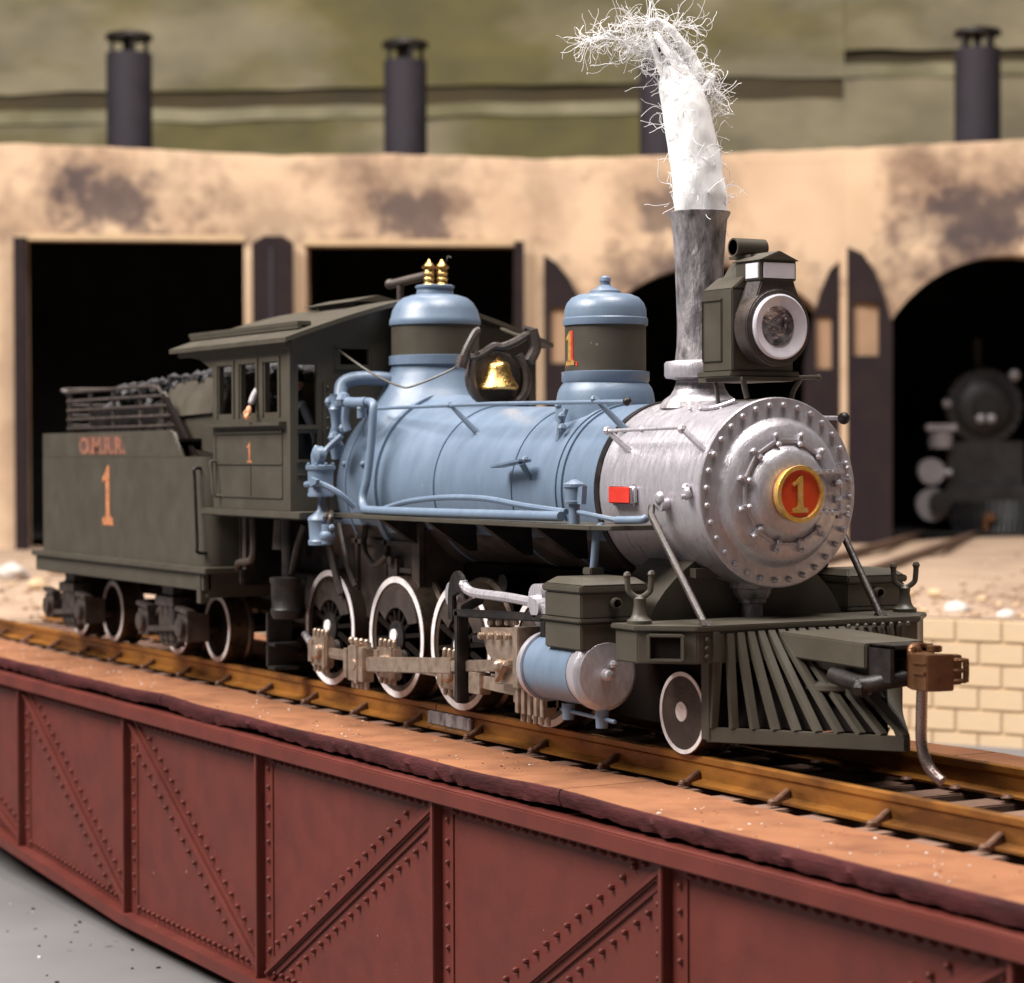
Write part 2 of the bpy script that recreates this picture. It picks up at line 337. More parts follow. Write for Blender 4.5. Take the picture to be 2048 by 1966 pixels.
# saddle, pedestal
sd = MB(); pr = []
for i in range(9):
    t = i/8; pr.append((t, .42+.42*(1-math.sin(t*PI/2))))
vs = []; 
for side in (1, -1):
    pts = [(side*w_, 1.15+(1-tt)*.0+tt*0) for tt, w_ in pr]
for i in range(8):
    z0 = .86+.75*i/8; z1 = .86+.75*(i+1)/8
    w0 = 1.05-.55*(i/8)**2.2; w1 = 1.05-.55*((i+1)/8)**2.2
    sd.hexa([(-.62,-w0,z0),(.10,-w0,z0),(.10,w0,z0),(-.62,w0,z0),(-.62,-w1,z1),(.10,-w1,z1),(.10,w1,z1),(-.62,w1,z1)])
sd.box(-.75, .2, -.60, .60, 1.44, 1.52)
sd.build('saddle', olive, loco, 0)
MB().lathe([(1.08, .095), (1.20, .09), (1.21, .12), (1.245, .125), (1.25, .14), (1.29, .16), (1.33, .17), (1.34, .20), (1.40, .20)], (.17, 0, 0), 'z', 20).build('pedestal', silver_d, loco)
# smokestack
SX = -.63
st = MB().lathe([(2.90, .36), (2.955, .34), (3.0, .27), (3.06, .235), (3.15, .205), (3.18, .30), (3.20, .31), (3.29, .31), (3.315, .29), (3.33, .22),
     (3.45, .205), (3.65, .200), (3.9, .208), (4.2, .22), (4.45, .237), (4.58, .25), (4.625, .275), (4.645, .28), (4.65, .265), (4.60, .235), (4.3, .20)], (SX, 0, 0), 'z', 48).build('smokestack', silver_d, loco)
MB().lathe([(3.17, .302), (3.19, .315), (3.30, .315), (3.318, .30)], (SX, 0, 0), 'z', 40).build('stack_collar', silver, st)
MB().lathe([(2.93, .345), (2.975, .325), (3.02, .262), (3.08, .225), (3.14, .209)], (SX, 0, 0), 'z', 40).build('stack_base', silver, st)
# headlight
hl = MB(); hl.box(-.11, .34, -.32, .32, 3.20, 3.90); hl.hexa([(-.11,-.32,3.90),(.34,-.32,3.90),(.34,.32,3.90),(-.11,.32,3.90),(-.09,-.17,4.02),(.34,-.17,4.02),(.34,.17,4.02),(-.09,.17,4.02)])
hl.box(-.10, .20, -.335, -.31, 3.28, 3.30); hl.box(-.10, .20, -.335, -.31, 3.80, 3.83)
for x in (-.105, .18): hl.box(x, x+.02, -.335, -.31, 3.28, 3.83)
headlight = hl.build('headlight', olive, loco, .012)
MB().box(-.14, .38, -.36, .36, 3.15, 3.20).build('headlight_base', olive, headlight, .01)
m = MB(); m.lathe([(.34, .30), (.40, .335), (.56, .335), (.575, .32), (.575, .275)], (0, 0, 3.57), 'x', 48)
m.hexa([(.34,-.30,3.66),(.56,-.28,3.66),(.56,.28,3.66),(.34,.30,3.66),(.34,-.17,3.97),(.56,-.165,3.97),(.56,.165,3.97),(.34,.17,3.97)])
m.build('lens_housing', drk, headlight, .01)
cap = MB(); cap.box(.20, .57, -.185, .185, 3.96, 4.135); cap.add([(.16,-.21,4.13),(.59,-.21,4.13),(.59,.21,4.13),(.16,.21,4.13),(.12,0,4.215),(.59,0,4.215)], [(0,1,5,4),(2,3,4,5),(1,2,5),(3,0,4),(0,3,2,1)])
cap.hexa([(-.11,-.12,4.0),(.2,-.16,4.0),(.2,.16,4.0),(-.11,.12,4.0),(-.11,-.02,4.15),(.2,-.03,4.19),(.2,.03,4.19),(-.11,.02,4.15)])
capo = cap.build('headlight_hood', olive, headlight, .008)
MB().box(.572, .582, -.165, .165, 3.975, 4.115).build('number_board', glassw, headlight, .006)
MB().box(.36, .545, -.195, -.187, 3.98, 4.11).build('number_board', glassw, headlight, .004)
m = MB(); m.lathe([(-.17, .066), (-.17, .08), (.15, .08), (.15, .066)], (.14, 0, 4.27), 'y', 24); m.lathe([(-.17, .066), (.1, .06)], (.14, 0, 4.27), 'y', 24, 1)
m.box(-.02, .3, -.1, .1, 4.175, 4.20); m.build('headlight_vent', [olive, under_m], headlight, 0)
len_o = MB().lathe([(.57, .277), (.60, .277), (.612, .262), (.606, .235), (.58, .17)], (0, 0, 3.57), 'x', 56).build('lens', glassw, headlight)
m = MB(); m.lathe([(.5815, .172), (.588, .168), (.583, .10), (.578, .05), (.582, .01)], (0, -.02, 3.575), 'x', 40); m.build('reflector', lensr, len_o)
m = MB(); m.cyl((.58, -.05, 3.55), (.60, -.05, 3.55), .03, n=12); m.ball((.595, -.05, 3.48), .018, 8); m.ball((.592, .05, 3.60), .024, 8, (1, .6, 2.2)); m.build('bulb', lensr, len_o, stuff=True)
m = MB(); m.box(-.25, .42, -.27, .27, 3.115, 3.15); m.tube([(.0, -.26, 3.11), (.02, -.25, 2.98), (-.02, -.22, 2.93)], .018); m.tube([(.36, -.22, 3.12), (.36, -.18, 2.97)], .025)
m.tube([(.36, .38, 3.13), (.36, .30, 3.02), (.36, .28, 2.9)], .022); m.tube([(.36, .2, 3.14), (.36, .50, 3.155), (.36, .56, 3.155)], .02); m.ball((.36, .575, 3.155), .028); m.build('headlight_bracket', olive, loco)
# silver pipes on top of smokebox
m = MB(); m.tube([(-.2, -.30, 2.93), (.0, -.38, 2.89), (.18, -.36, 2.9), (.3, -.26, 2.95)], .02)
for i in range(4): m.ball((-.18+.13*i, -.40+.02*i, 2.885), .02)
m.build('smokebox_pipe', silver, loco)
# domes
def dome(x, rb, z0, zb0, zb1, cap_prof, name, base_top):
    o = MB(); pr = [(2.6, rb*1.28), (z0, rb*1.12), (z0+.05, rb*1.08), (base_top-.06, rb*1.02), (base_top-.06, rb*1.035), (base_top-.02, rb*1.04), (zb0, rb*1.035), (zb0, rb*.9)]
    d = o.lathe(pr, (x, 0, 0), 'z', 56).build(name, blue, loco)
    MB().lathe([(zb0-.002, rb*.95), (zb0, rb), (zb1, rb), (zb1+.002, rb*.95)], (x, 0, 0), 'z', 56).build('dome_band', olive, d)
    MB().lathe(cap_prof, (x, 0, 0), 'z', 56).build('dome_cap', blue, d)
    return d
DX = -5.73; rd = .465
sdome = empty('steam_dome', (DX, 0, 2.9)); sdome.parent = loco; sdome.matrix_parent_inverse = WM(loco).inverted()
m = MB(); m.lathe([(2.55, .86), (2.8, .80), (2.95, .725), (3.08, .645), (3.16, .59), (3.22, .555), (3.30, .525), (3.36, .50), (3.43, .475), (3.455, .475), (3.46, .50), (3.555, .50), (3.56, .47)], (DX, 0, 0), 'z', 64)
m.build('dome_base', blue, sdome, 0)
MB().lathe([(3.55, rd-.01), (3.555, rd+.008), (3.90, rd+.008), (3.905, rd-.02)], (DX, 0, 0), 'z', 64).build('dome_band', olive, sdome)
MB().lathe([(3.885, .45), (3.885, .49), (3.91, .495), (3.95, .49), (3.965, .48), (4.05, .46), (4.13, .41), (4.18, .35), (4.21, .26), (4.22, .20), (4.24, .20), (4.25, .195), (4.285, .195), (4.29, .21), (4.31, .212), (4.32, .19), (4.322, .02)], (DX, 0, 0), 'z', 64).build('dome_cap', blue, sdome)
for i, (dx, dy) in enumerate(((-.02, -.06), (.03, .07))):
    MB().lathe([(4.31, .055), (4.33, .065), (4.345, .055), (4.38, .058), (4.39, .064), (4.40, .056), (4.44, .056), (4.45, .064), (4.46, .056), (4.50, .056), (4.505, .076), (4.525, .076), (4.53, .06), (4.555, .045), (4.58, .018), (4.60, .008)], (DX+dx, dy, 0), 'z', 16).build('safety_valve', brass, sdome)
MB().tube([(DX+.03, .1, 4.52), (DX+.05, .12, 4.6), (DX+.02, .15, 4.64), (DX+.06, .17, 4.62)], .008, 5).build('valve_wire', black, sdome)
DX2 = -2.23; r2 = .385
d2 = empty('sand_dome', (DX2, 0, 2.9)); d2.parent = loco; d2.matrix_parent_inverse = WM(loco).inverted()
m = MB(); m.lathe([(2.4, .50), (2.90, .48), (2.95, .475), (3.02, .466), (3.08, .455), (3.12, .44), (3.17, .405), (3.18, .41), (3.19, .418), (3.275, .418), (3.28, .39)], (DX2, 0, 0), 'z', 56)
m.build('dome_base', blue, d2, 0)
bnd = MB().lathe([(3.27, r2-.01), (3.275, r2), (3.74, r2), (3.745, r2-.02)], (DX2, 0, 0), 'z', 56).build('dome_band', olive, d2)
MB().lathe([(3.715, .38), (3.715, .402), (3.74, .405), (3.78, .402), (3.79, .392), (3.87, .388), (3.93, .365), (3.98, .32), (4.01, .25), (4.02, .16), (4.022, .15), (4.045, .145), (4.06, .11), (4.085, .075), (4.10, .05), (4.13, .048), (4.14, .055), (4.17, .05), (4.19, .02)], (DX2, 0, 0), 'z', 56).build('dome_cap', blue, d2)
def wrap_one(w, h, a0, z0, rr, m_, nm):
    MB().prism(one_poly(w, h), [], rr-.002, rr+.004, lambda a, b, t: (DX2+t*math.cos(a0+a/t), t*math.sin(a0+a/t), z0+b)).build(nm, m_, d2, 0, 0)
AA = R(-92)
wrap_one(.19, .335, AA+.06, 3.325, r2+.001, red2, 'numeral_outline'); wrap_one(.155, .32, AA, 3.335, r2+.004, gold, 'numeral_one')  # red outline behind the gold numeral
# bell
bell = empty('bell', (-4.33, 0, 3.0)); bell.parent = loco; bell.matrix_parent_inverse = WM(loco).inverted()
BXX = -4.33
RT = Vector((math.sin(YAW), math.cos(YAW), 0))*1.0
MB().lathe([(3.155, .165), (3.165, .20), (3.185, .208), (3.215, .195), (3.26, .165), (3.32, .14), (3.38, .125), (3.42, .115), (3.445, .09), (3.46, .035), (3.49, .03), (3.50, .01)], (BXX, 0, 0), 'z', 32).build('bell_cup', brass, bell)
m = MB(); yd = Vector((.22, .975, 0)).normalized()
def bp_(s, z, o=0): return Vector((BXX, 0, z))+yd*s+Vector((o, 0, 0))
m.tube([bp_(-.22, 3.55), bp_(-.27, 3.42), bp_(-.28, 3.25), bp_(-.22, 3.08), bp_(-.05, 2.99), bp_(.1, 3.0), bp_(.25, 3.08), bp_(.31, 3.22), bp_(.30, 3.38), bp_(.22, 3.52)], .045, 8)
m.tube([bp_(-.3, 3.48), bp_(-.18, 3.52), bp_(-.05, 3.60), bp_(.05, 3.60), bp_(.2, 3.66), bp_(.36, 3.76)], .045, 8)
m.tube([bp_(-.38, 3.44), bp_(-.34, 3.56), bp_(-.24, 3.74), bp_(-.20, 3.76)], .045, 8)
m.tube([bp_(.36, 3.78), bp_(.40, 3.6), bp_(.33, 3.45)], .065, 8); m.tube([bp_(.28, 3.80), bp_(.42, 3.76)], .03, 6); m.tube([bp_(-.40, 3.38), bp_(-.37, 3.5)], .065, 8)
m.tube([bp_(-.1, 3.52), bp_(0, 3.55), bp_(.12, 3.5)], .03, 8)
m.add([bp_(.29*math.cos(a)+.01, 3.28+.30*math.sin(a), -.16) for a in [2*PI*k/24 for k in range(24)]]+[bp_(.29*math.cos(a)+.01, 3.28+.30*math.sin(a), -.11) for a in [2*PI*k/24 for k in range(24)]], [tuple(range(24)), tuple(range(47, 23, -1))]+[(k, (k+1) % 24, 24+(k+1) % 24, 24+k) for k in range(24)])
m.cyl((BXX, 0, 2.9), (BXX, 0, 3.02), .10, .07); m.build('bell_yoke', drk, bell)
MB().tube([(-6.2, -.98, 3.66), (-5.6, -.86, 3.38), (-5.05, -.78, 3.21), (-4.85, -.70, 3.21), (-4.55, -.40, 3.38), (-4.42, -.35, 3.50)], .012, 6).build('bell_cord', olive, bell)
MB().tube([(-6.1, 1.0, 3.9), (-5.2, .7, 3.78), (-4.4, .40, 3.72)], .02, 6).build('bell_cord', olive, bell)
# handrails
m = MB(); m.tube([(-5.5, -.80, 2.985), (-3.0, -.80, 2.985), (-.60, -.80, 2.955)], .019, 8, False); hr = m.build('handrail', blue, loco)
MB().ball((-.57, -.80, 2.955), .042, 10).build('handrail_knob', black, hr)
for x, mt in ((-3.9, blue), (-1.13, blue)):
    m = MB(); m.tube([(x, -.80, 3.01), (x+.1, -.72, 2.88), (x+.2, -.60, 2.72)], .03, 8, rr=lambda t: .022+.012*t); m.ball((x, -.80, 2.99), .034); m.ball((x+.21, -.58, 2.70), .045, 8); m.build('rail_stanchion', mt, hr)
m = MB(); m.tube([(-.85, -.83, 2.70), (.36, -.83, 2.72)], .017, 8, False); hr2 = m.build('handrail', silver, loco)
for x in (-.85, -.28): MB().ball((x, -.83, 2.70 if x < -.5 else 2.71), .032).build('rail_ball', silver, hr2)
for x in (-.85, .34):
    m = MB(); m.ball((x, -.83, 2.705), .042); m.tube([(x, -.83, 2.71), (x+.1, -.76, 2.60), (x+.2, -.68, 2.50)], .03, 8, rr=lambda t: .024+.014*t); m.ball((x+.2, -.68, 2.50), .045, 8); m.build('rail_stanchion', silver, hr2)
m = MB(); m.tube([(-5.5, .80, 2.985), (.4, .80, 2.80)], .019, 8, False); hr3 = m.build('handrail', silver, loco); MB().ball((.42, .80, 2.80), .055, 12).build('handrail_knob', black, hr3)
# running boards
for s in (-1, 1):
    m = MB(); n = 26; y0, y1 = (s*.72, s*1.35)
    for i in range(n):
        xa = -5.75+5.5*i/n; xb = xa+5.5/n; dz = .0
        m.box(xa, xb+.001*(i % 2), min(y0, y1), max(y0, y1)-.0, 1.845, 1.885)
    m = MB().box(-5.75, -.30, min(y0, y1), max(y0, y1), 1.845, 1.885); m.hexa([(-.30,min(y0,y1),1.845),(-.12,s*1.25 if s<0 else y0,1.845),(-.12,s*1.25 if s>0 else y0,1.845),(-.30,max(y0,y1),1.845),(-.30,min(y0,y1),1.885),(-.12,s*1.25 if s<0 else y0,1.885),(-.12,s*1.25 if s>0 else y0,1.885),(-.30,max(y0,y1),1.885)])
    rb = m.build('running_board', olive, loco, .006)
    for x in (-4.6, -3.6, -2.5, -1.5):
        MB().hexa([(x,s*.70,1.55),(x+.1,s*.70,1.55),(x+.1,s*.8,1.55),(x,s*.8,1.55),(x,s*.72,1.843),(x+.1,s*.72,1.843),(x+.1,s*1.25,1.843),(x,s*1.25,1.843)]).build('board_bracket', black, rb)
# step and rectangular bracket on boiler side
MB().beam((-2.75, -.90, 2.38), (-2.2, -.90, 2.44), .14, .025).build('boiler_step', blue, loco, .004)
m = MB(); m.tube([(-2.3, -.80, 2.30), (-2.22, -.93, 2.42)], .03, 8, False); m.ball((-2.2, -.9, 2.45), .035); m.build('step_bracket', blue, loco)
for x, a in ((-5.55, .24), (-6.0, .24)): MB().ball(rad(x, a, .985), .035, 10).build('stay_cap', blue, loco)
# front sand pipes / valves near the front dome
m = MB(); m.tube([(-2.05, -.62, 2.62), (-2.05, -.60, 2.78), (-2.02, -.56, 2.92)], .04, 8, rr=lambda t: .035-.01*t); m.ball((-2.0, -.62, 2.85), .04); m.ball((-1.96, -.64, 2.74), .045); m.ball((-2.1, -.60, 2.95), .035); m.build('sand_valve', blue, loco)
# main steam pipe and valves at the firebox
m = MB(); m.tube([(-5.78, -.30, 3.27), (-5.83, -.6, 3.31), (-5.90, -.86, 3.31), (-5.95, -1.0, 3.25), (-5.90, -1.05, 3.10)], .075, 12); m.build('steam_pipe', blue, loco)
m = MB(); zz = [3.14, 3.05, 2.98, 2.92, 2.86, 2.80, 2.72, 2.66, 2.60, 2.52, 2.45]; rr_ = [.07, .05, .085, .06, .055, .05, .075, .05, .085, .06, .05]
m.lathe([(z, r) for z, r in zip(reversed(zz), reversed(rr_))], (-5.86, -1.12, 0), 'z', 10); m.ball((-5.95, -1.15, 3.06), .06); m.ball((-5.78, -1.18, 2.68), .07); m.ball((-5.72, -1.1, 2.78), .055)
m.tube([(-5.86, -1.1, 3.02), (-5.7, -1.1, 3.05), (-5.45, -1.08, 3.04), (-5.25, -1.05, 3.04)], .06, 10); m.ball((-5.68, -1.12, 3.08), .085); m.ball((-5.35, -1.06, 2.98), .06); m.cyl((-5.36, -1.06, 2.88), (-5.36, -1.06, 2.98), .05)
m.tube([(-5.62, -1.12, 3.0), (-5.64, -1.12, 2.86), (-5.62, -1.1, 2.75)], .045, 8); m.tube([(-5.66, -1.15, 2.70), (-5.76, -1.28, 2.55), (-5.72, -1.35, 2.45)], .035, 8); m.build('valve_cluster', blue, loco)
m = MB(); m.tube([(-5.28, -1.05, 3.05), (-5.12, -1.05, 3.03), (-5.07, -1.07, 2.92), (-5.08, -1.09, 2.6), (-5.10, -1.13, 2.25), (-5.12, -1.17, 2.06), (-5.02, -1.2, 1.95), (-4.8, -1.22, 1.93), (-3.2, -1.25, 1.935), (-.95, -1.25, 1.95)], .045, 10); m.build('side_pipe', blue, loco)
m = MB(); m.tube([(-4.75, -1.1, 1.95), (-4.2, -1.1, 2.03), (-3.4, -1.1, 2.08), (-2.6, -1.1, 2.08), (-1.8, -1.15, 2.03), (-.95, -1.2, 1.99)], .028, 8); m.build('side_pipe', blue, loco)
m = MB(); m.tube([(-5.58, -1.60, 2.19), (-5.35, -1.55, 2.20), (-5.2, -1.4, 2.10), (-5.15, -1.25, 1.96)], .033, 8); m.build('pump_pipe', blue, loco)
m = MB(); m.tube([(-.82, -1.15, 1.99), (-.5, -1.15, 1.96), (-.25, -1.1, 1.93)], .022, 8); m.tube([(-.27, -1.1, 1.93), (.04, -1.05, 1.94), (.08, -1.02, 1.96)], .04, 10, rr=lambda t: .036); m.build('feed_pipe', blue, loco)
m = MB(); m.tube([(-.58, -1.05, 1.86), (-.46, -1.15, 1.87), (-.44, -1.2, 1.78), (-.47, -1.2, 1.60), (-.50, -1.2, 1.45)], .036, 10); m.build('lubricator_pipe', blue, loco)
m = MB(); m.lathe([(1.88, .05), (2.06, .05), (2.065, .085), (2.085, .09), (2.09, .078), (2.20, .085), (2.21, .10), (2.235, .10), (2.25, .07), (2.275, .02)], (-.89, -1.15, 0), 'z', 20)
m.hexa([(-.83,-1.17,2.06),(-.74,-1.17,2.06),(-.74,-1.12,2.06),(-.83,-1.12,2.06),(-.83,-1.17,2.20),(-.72,-1.17,2.22),(-.72,-1.12,2.22),(-.83,-1.12,2.20)]); m.build('lubricator', blue, loco)
pump = MB(); PX, PY = -5.50, -1.47
pump.lathe([(2.06, .11), (2.065, .135), (2.09, .138), (2.11, .128), (2.33, .135), (2.35, .155), (2.385, .157), (2.395, .13)], (PX, PY, 0), 'z', 28)
pump.lathe([(1.56, .13), (1.60, .135), (1.62, .12), (1.80, .13), (1.82, .14), (1.85, .13), (1.90, .06), (1.93, .035), (2.06, .03)], (PX, PY, 0), 'z', 28)
for k in range(8): pump.ball((PX+.135*math.cos(k*PI/4), PY+.135*math.sin(k*PI/4), 2.40), .02, 6)
pump.lathe([(0, .04), (.03, .085), (.09, .09), (.11, .05)], (PX+.05, PY-.10, 2.50), 'y', 14)
pump.lathe([(2.39, .055), (2.5, .06), (2.56, .04), (2.60, .015)], (PX-.10, PY, 0), 'z', 12)
pump.ball((PX+.20, PY-.02, 1.66), .085, 10, (1, 1, .9)); pump.cyl((PX+.2, PY-.02, 1.58), (PX+.2, PY-.02, 1.78), .06); pump.ball((PX+.27, PY, 1.75), .035)
pump.hexa([(PX+.06,PY-.15,2.17),(PX+.20,PY-.15,2.20),(PX+.20,PY-.11,2.20),(PX+.06,PY-.11,2.17),(PX+.06,PY-.15,2.27),(PX+.22,PY-.15,2.24),(PX+.22,PY-.11,2.24),(PX+.06,PY-.11,2.27)])
pump.build('air_pump', blue, loco)
m = MB(); m.cyl((PX+.07, PY+.05, 1.82), (PX+.07, PY+.05, 2.08), .03); m.tube([(PX+.15, PY+.05, 1.9), (PX+.25, PY, 1.85), (PX+.2, PY, 1.78)], .03); m.ball((PX+.15, PY, 1.86), .05); m.build('pump_valve', drk, loco)

# ---- cab
cab = empty('cab', (-7.3, 0, 1.9)); cab.parent = loco; cab.matrix_parent_inverse = WM(loco).inverted()
X0, X1 = -8.36, -6.17
def rect(a, b, c, d_): return [(a, c), (b, c), (b, d_), (a, d_)]
for s in (-1, 1):
    m = MB(); m.prism([(X0, 1.90), (X1, 1.90), (X1, 3.75), (-9.22, 3.75), (-9.22, 3.66), (-8.75, 3.60), (X0, 3.47)],
        [rect(-8.17, -7.80, 2.96, 3.50), rect(-7.54, -7.13, 2.96, 3.50), rect(-6.87, -6.53, 2.96, 3.50)], 1.44, 1.50, lambda a, b, t: (a, s*t, b))
    y0, y1 = (s*1.50, s*1.515)
    def bb(a, b, c, d_, e=.015): m.box(a, b, min(s*1.5, s*(1.5+e)), max(s*1.5, s*(1.5+e)), c, d_)
    for a, b in ((-8.25, -7.72), (-7.62, -7.05), (-6.95, -6.45)):
        bb(a, a+.05, 2.92, 3.56); bb(b-.05, b, 2.92, 3.56); bb(a+.05, b-.05, 3.51, 3.56)
    bb(X0-.06, -6.30, 2.815, 2.855, .09); bb(X0+.1, -6.38, 2.735, 2.765, .02); bb(X0+.06, -6.4, 2.395, 2.415); bb(X0+.06, -6.4, 2.03, 2.045); bb(-7.28, -7.265, 2.045, 2.395, .008)
    bb(X0+.06, X0+.09, 2.045, 2.72, .01); bb(-6.42, -6.40, 2.045, 2.72, .01); bb(X1-.07, X1-.005, 1.90, 3.69, .012)
    m.build('cab_side', olive, cab, 0, 30)
    MB().box(X0-.1, -5.70, min(s*1.25, s*1.62), max(s*1.25, s*1.62), 1.82, 1.895).build('cab_floor_edge', olive, cab, .012)
    m = MB(); m.tube([(-8.22, s*1.5, 2.42), (-8.24, s*1.58, 2.42), (-8.20, s*1.58, 2.25), (-8.16, s*1.58, 2.05), (-8.14, s*1.5, 2.04)], .018, 8); m.build('cab_grab_iron', olive, cab)
def roofz(y): return 4.20-.46*(abs(y)/1.6)**1.25
# front wall
fy = [(-1.44, 1.90), (1.44, 1.90), (1.44, 3.765)]+[(y, roofz(y)-.045) for y in (1.2, .8, .4, 0, -.4, -.8, -1.2)]+[(-1.44, 3.765)]
m = MB(); m.prism(fy, [rect(-1.42, -1.20, 2.82, 3.46), rect(-1.42, -1.20, 2.45, 2.73), rect(-.92, -.58, 3.47, 3.64), rect(.58, .92, 3.47, 3.64), rect(1.20, 1.42, 2.82, 3.46)], X1-.06, X1, lambda a, b, t: (t, a, b))
m.box(X1, X1+.03, -1.43, -1.19, 2.775, 2.80); m.box(X1, X1+.03, -1.43, -1.17, 2.42, 2.44); m.box(X1, X1+.02, -1.0, -.5, 3.42, 3.44); m.box(X1, X1+.02, -1.43, -1.2, 2.28, 2.30)
for y in (-.97, -.53): m.box(X1, X1+.012, y-.02, y+.0, 3.44, 3.68)
m.build('cab_front', olive, cab, 0, 30)
m = MB(); m.box(X1+.001, X1+.025, -1.13, -.99, 2.4, 3.28)
for i in range(7): m.ball((X1+.03, -1.085, 3.22-.11*i), .018, 8)
m.build('riveted_flange', olive, cab, .004)
# roof
rf = MB(); ys = [-1.64+.205*i for i in range(17)]
for i in range(16):
    a, b = ys[i], ys[i+1]; za, zb = roofz(a), roofz(b)
    rf.hexa([(-9.36,a,za-.035),(-6.0,a,za-.035),(-6.0,b,zb-.035),(-9.36,b,zb-.035),(-9.36,a,za+.015),(-6.0,a,za+.015),(-6.0,b,zb+.015),(-9.36,b,zb+.015)])
rf.build('cab_roof', olive, cab, 0, 30)
MB().box(-9.3, X1, -1.56, -1.50, 3.64, 3.705).build('cab_cornice', olive, cab, .01)
m = MB(); m.beam((-9.45, -1.28, roofz(1.28)+.06), (-6.30, -1.28, roofz(1.28)+.06), .16, .05); m.beam((-9.42, -1.33, roofz(1.3)+.03), (-6.30, -1.33, roofz(1.3)+.03), .05, .05); m.build('roof_slide_rail', olive, cab, .008)
m = MB(); m.box(-8.25, -7.25, -.22, .22, 4.17, 4.235)
m.add([(-8.4,-.36,4.215),(-7.1,-.36,4.215),(-7.1,.36,4.215),(-8.4,.36,4.215),(-8.4,0,4.30),(-7.1,0,4.30)], [(0,1,5,4),(2,3,4,5),(1,2,5),(3,0,4),(0,3,2,1)])
m.build('roof_hatch', olive, cab, .008)
m = MB(); m.tube([(-6.90, .06, 4.41), (-6.62, .17, 4.45), (-6.38, .27, 4.485)], .05, 10, False); m.ball((-6.92, .05, 4.41), .06, 10); m.cyl((-6.78, .11, 4.15), (-6.78, .11, 4.42), .04); m.build('whistle', drk, cab)
MB().box(X0-.3, X1, -1.42, 1.42, 1.80, 1.86).build('cab_floor', black, cab, .01)
m = MB(); m.lathe([(-7.2, .2), (-7.2, .93), (-6.2, .93)], (0, 0, AZ), 'x', 40); m.cyl((-7.25, -.4, 2.5), (-7.2, -.4, 2.5), .12); m.box(-7.4, -7.0, -1.3, -.9, 1.85, 2.5); m.build('backhead', black, cab)

# ---- underside below the cab
m = MB(); m.box(-8.3, -4.6, -.55, .55, .55, 1.8); m.build('ash_pan', black, loco, .02)
m = MB(); m.lathe([(.70, .17), (.74, .19), (.80, .20), (.82, .185), (1.08, .19), (1.10, .205), (1.15, .205), (1.16, .1)], (-6.95, -1.2, 0), 'z', 20)
m.cyl((-6.95, -1.2, 1.1), (-6.95, -1.2, 1.8), .07); m.tube([(-6.85, -1.2, 1.2), (-6.6, -1.25, 1.5), (-6.4, -1.25, 1.75)], .035); m.build('injector', black, loco)
m = MB(); m.box(-7.30, -7.24, -1.32, -1.02, .12, .75); m.box(-7.30, -7.05, -1.32, -1.02, .12, .16); m.box(-7.30, -7.05, -1.32, -1.02, .38, .42); m.build('cab_step', black, loco, .01)
m = MB(); m.tube([(-7.7, -1.3, 1.78), (-7.68, -1.3, 1.5), (-7.75, -1.3, 1.32), (-8.1, -1.3, 1.27), (-8.25, -1.25, 1.2)], .04); m.build('drain_pipe', drk, loco)
MB().cyl((-7.2, -1.15, 1.45), (-7.2, -1.15, 1.78), .12, .1).build('air_reservoir', drk, loco)
MB().box(-8.0, -7.9, -1.3, -1.2, 1.2, 1.8).build('hanger_bracket', drk, loco)
m = MB(); m.box(-8.9, -7.2, -.7, .7, .8, 1.15); m.box(-8.35, -8.25, -1.2, 1.2, 1.0, 1.8); m.build('drawbar_frame', black, loco, .02)
m = MB(); m.tube([(-6.75, -1.1, .55), (-6.6, -1.05, .42), (-6.35, -1.0, .45)], .04); m.build('spring_hanger', silver_d, loco)

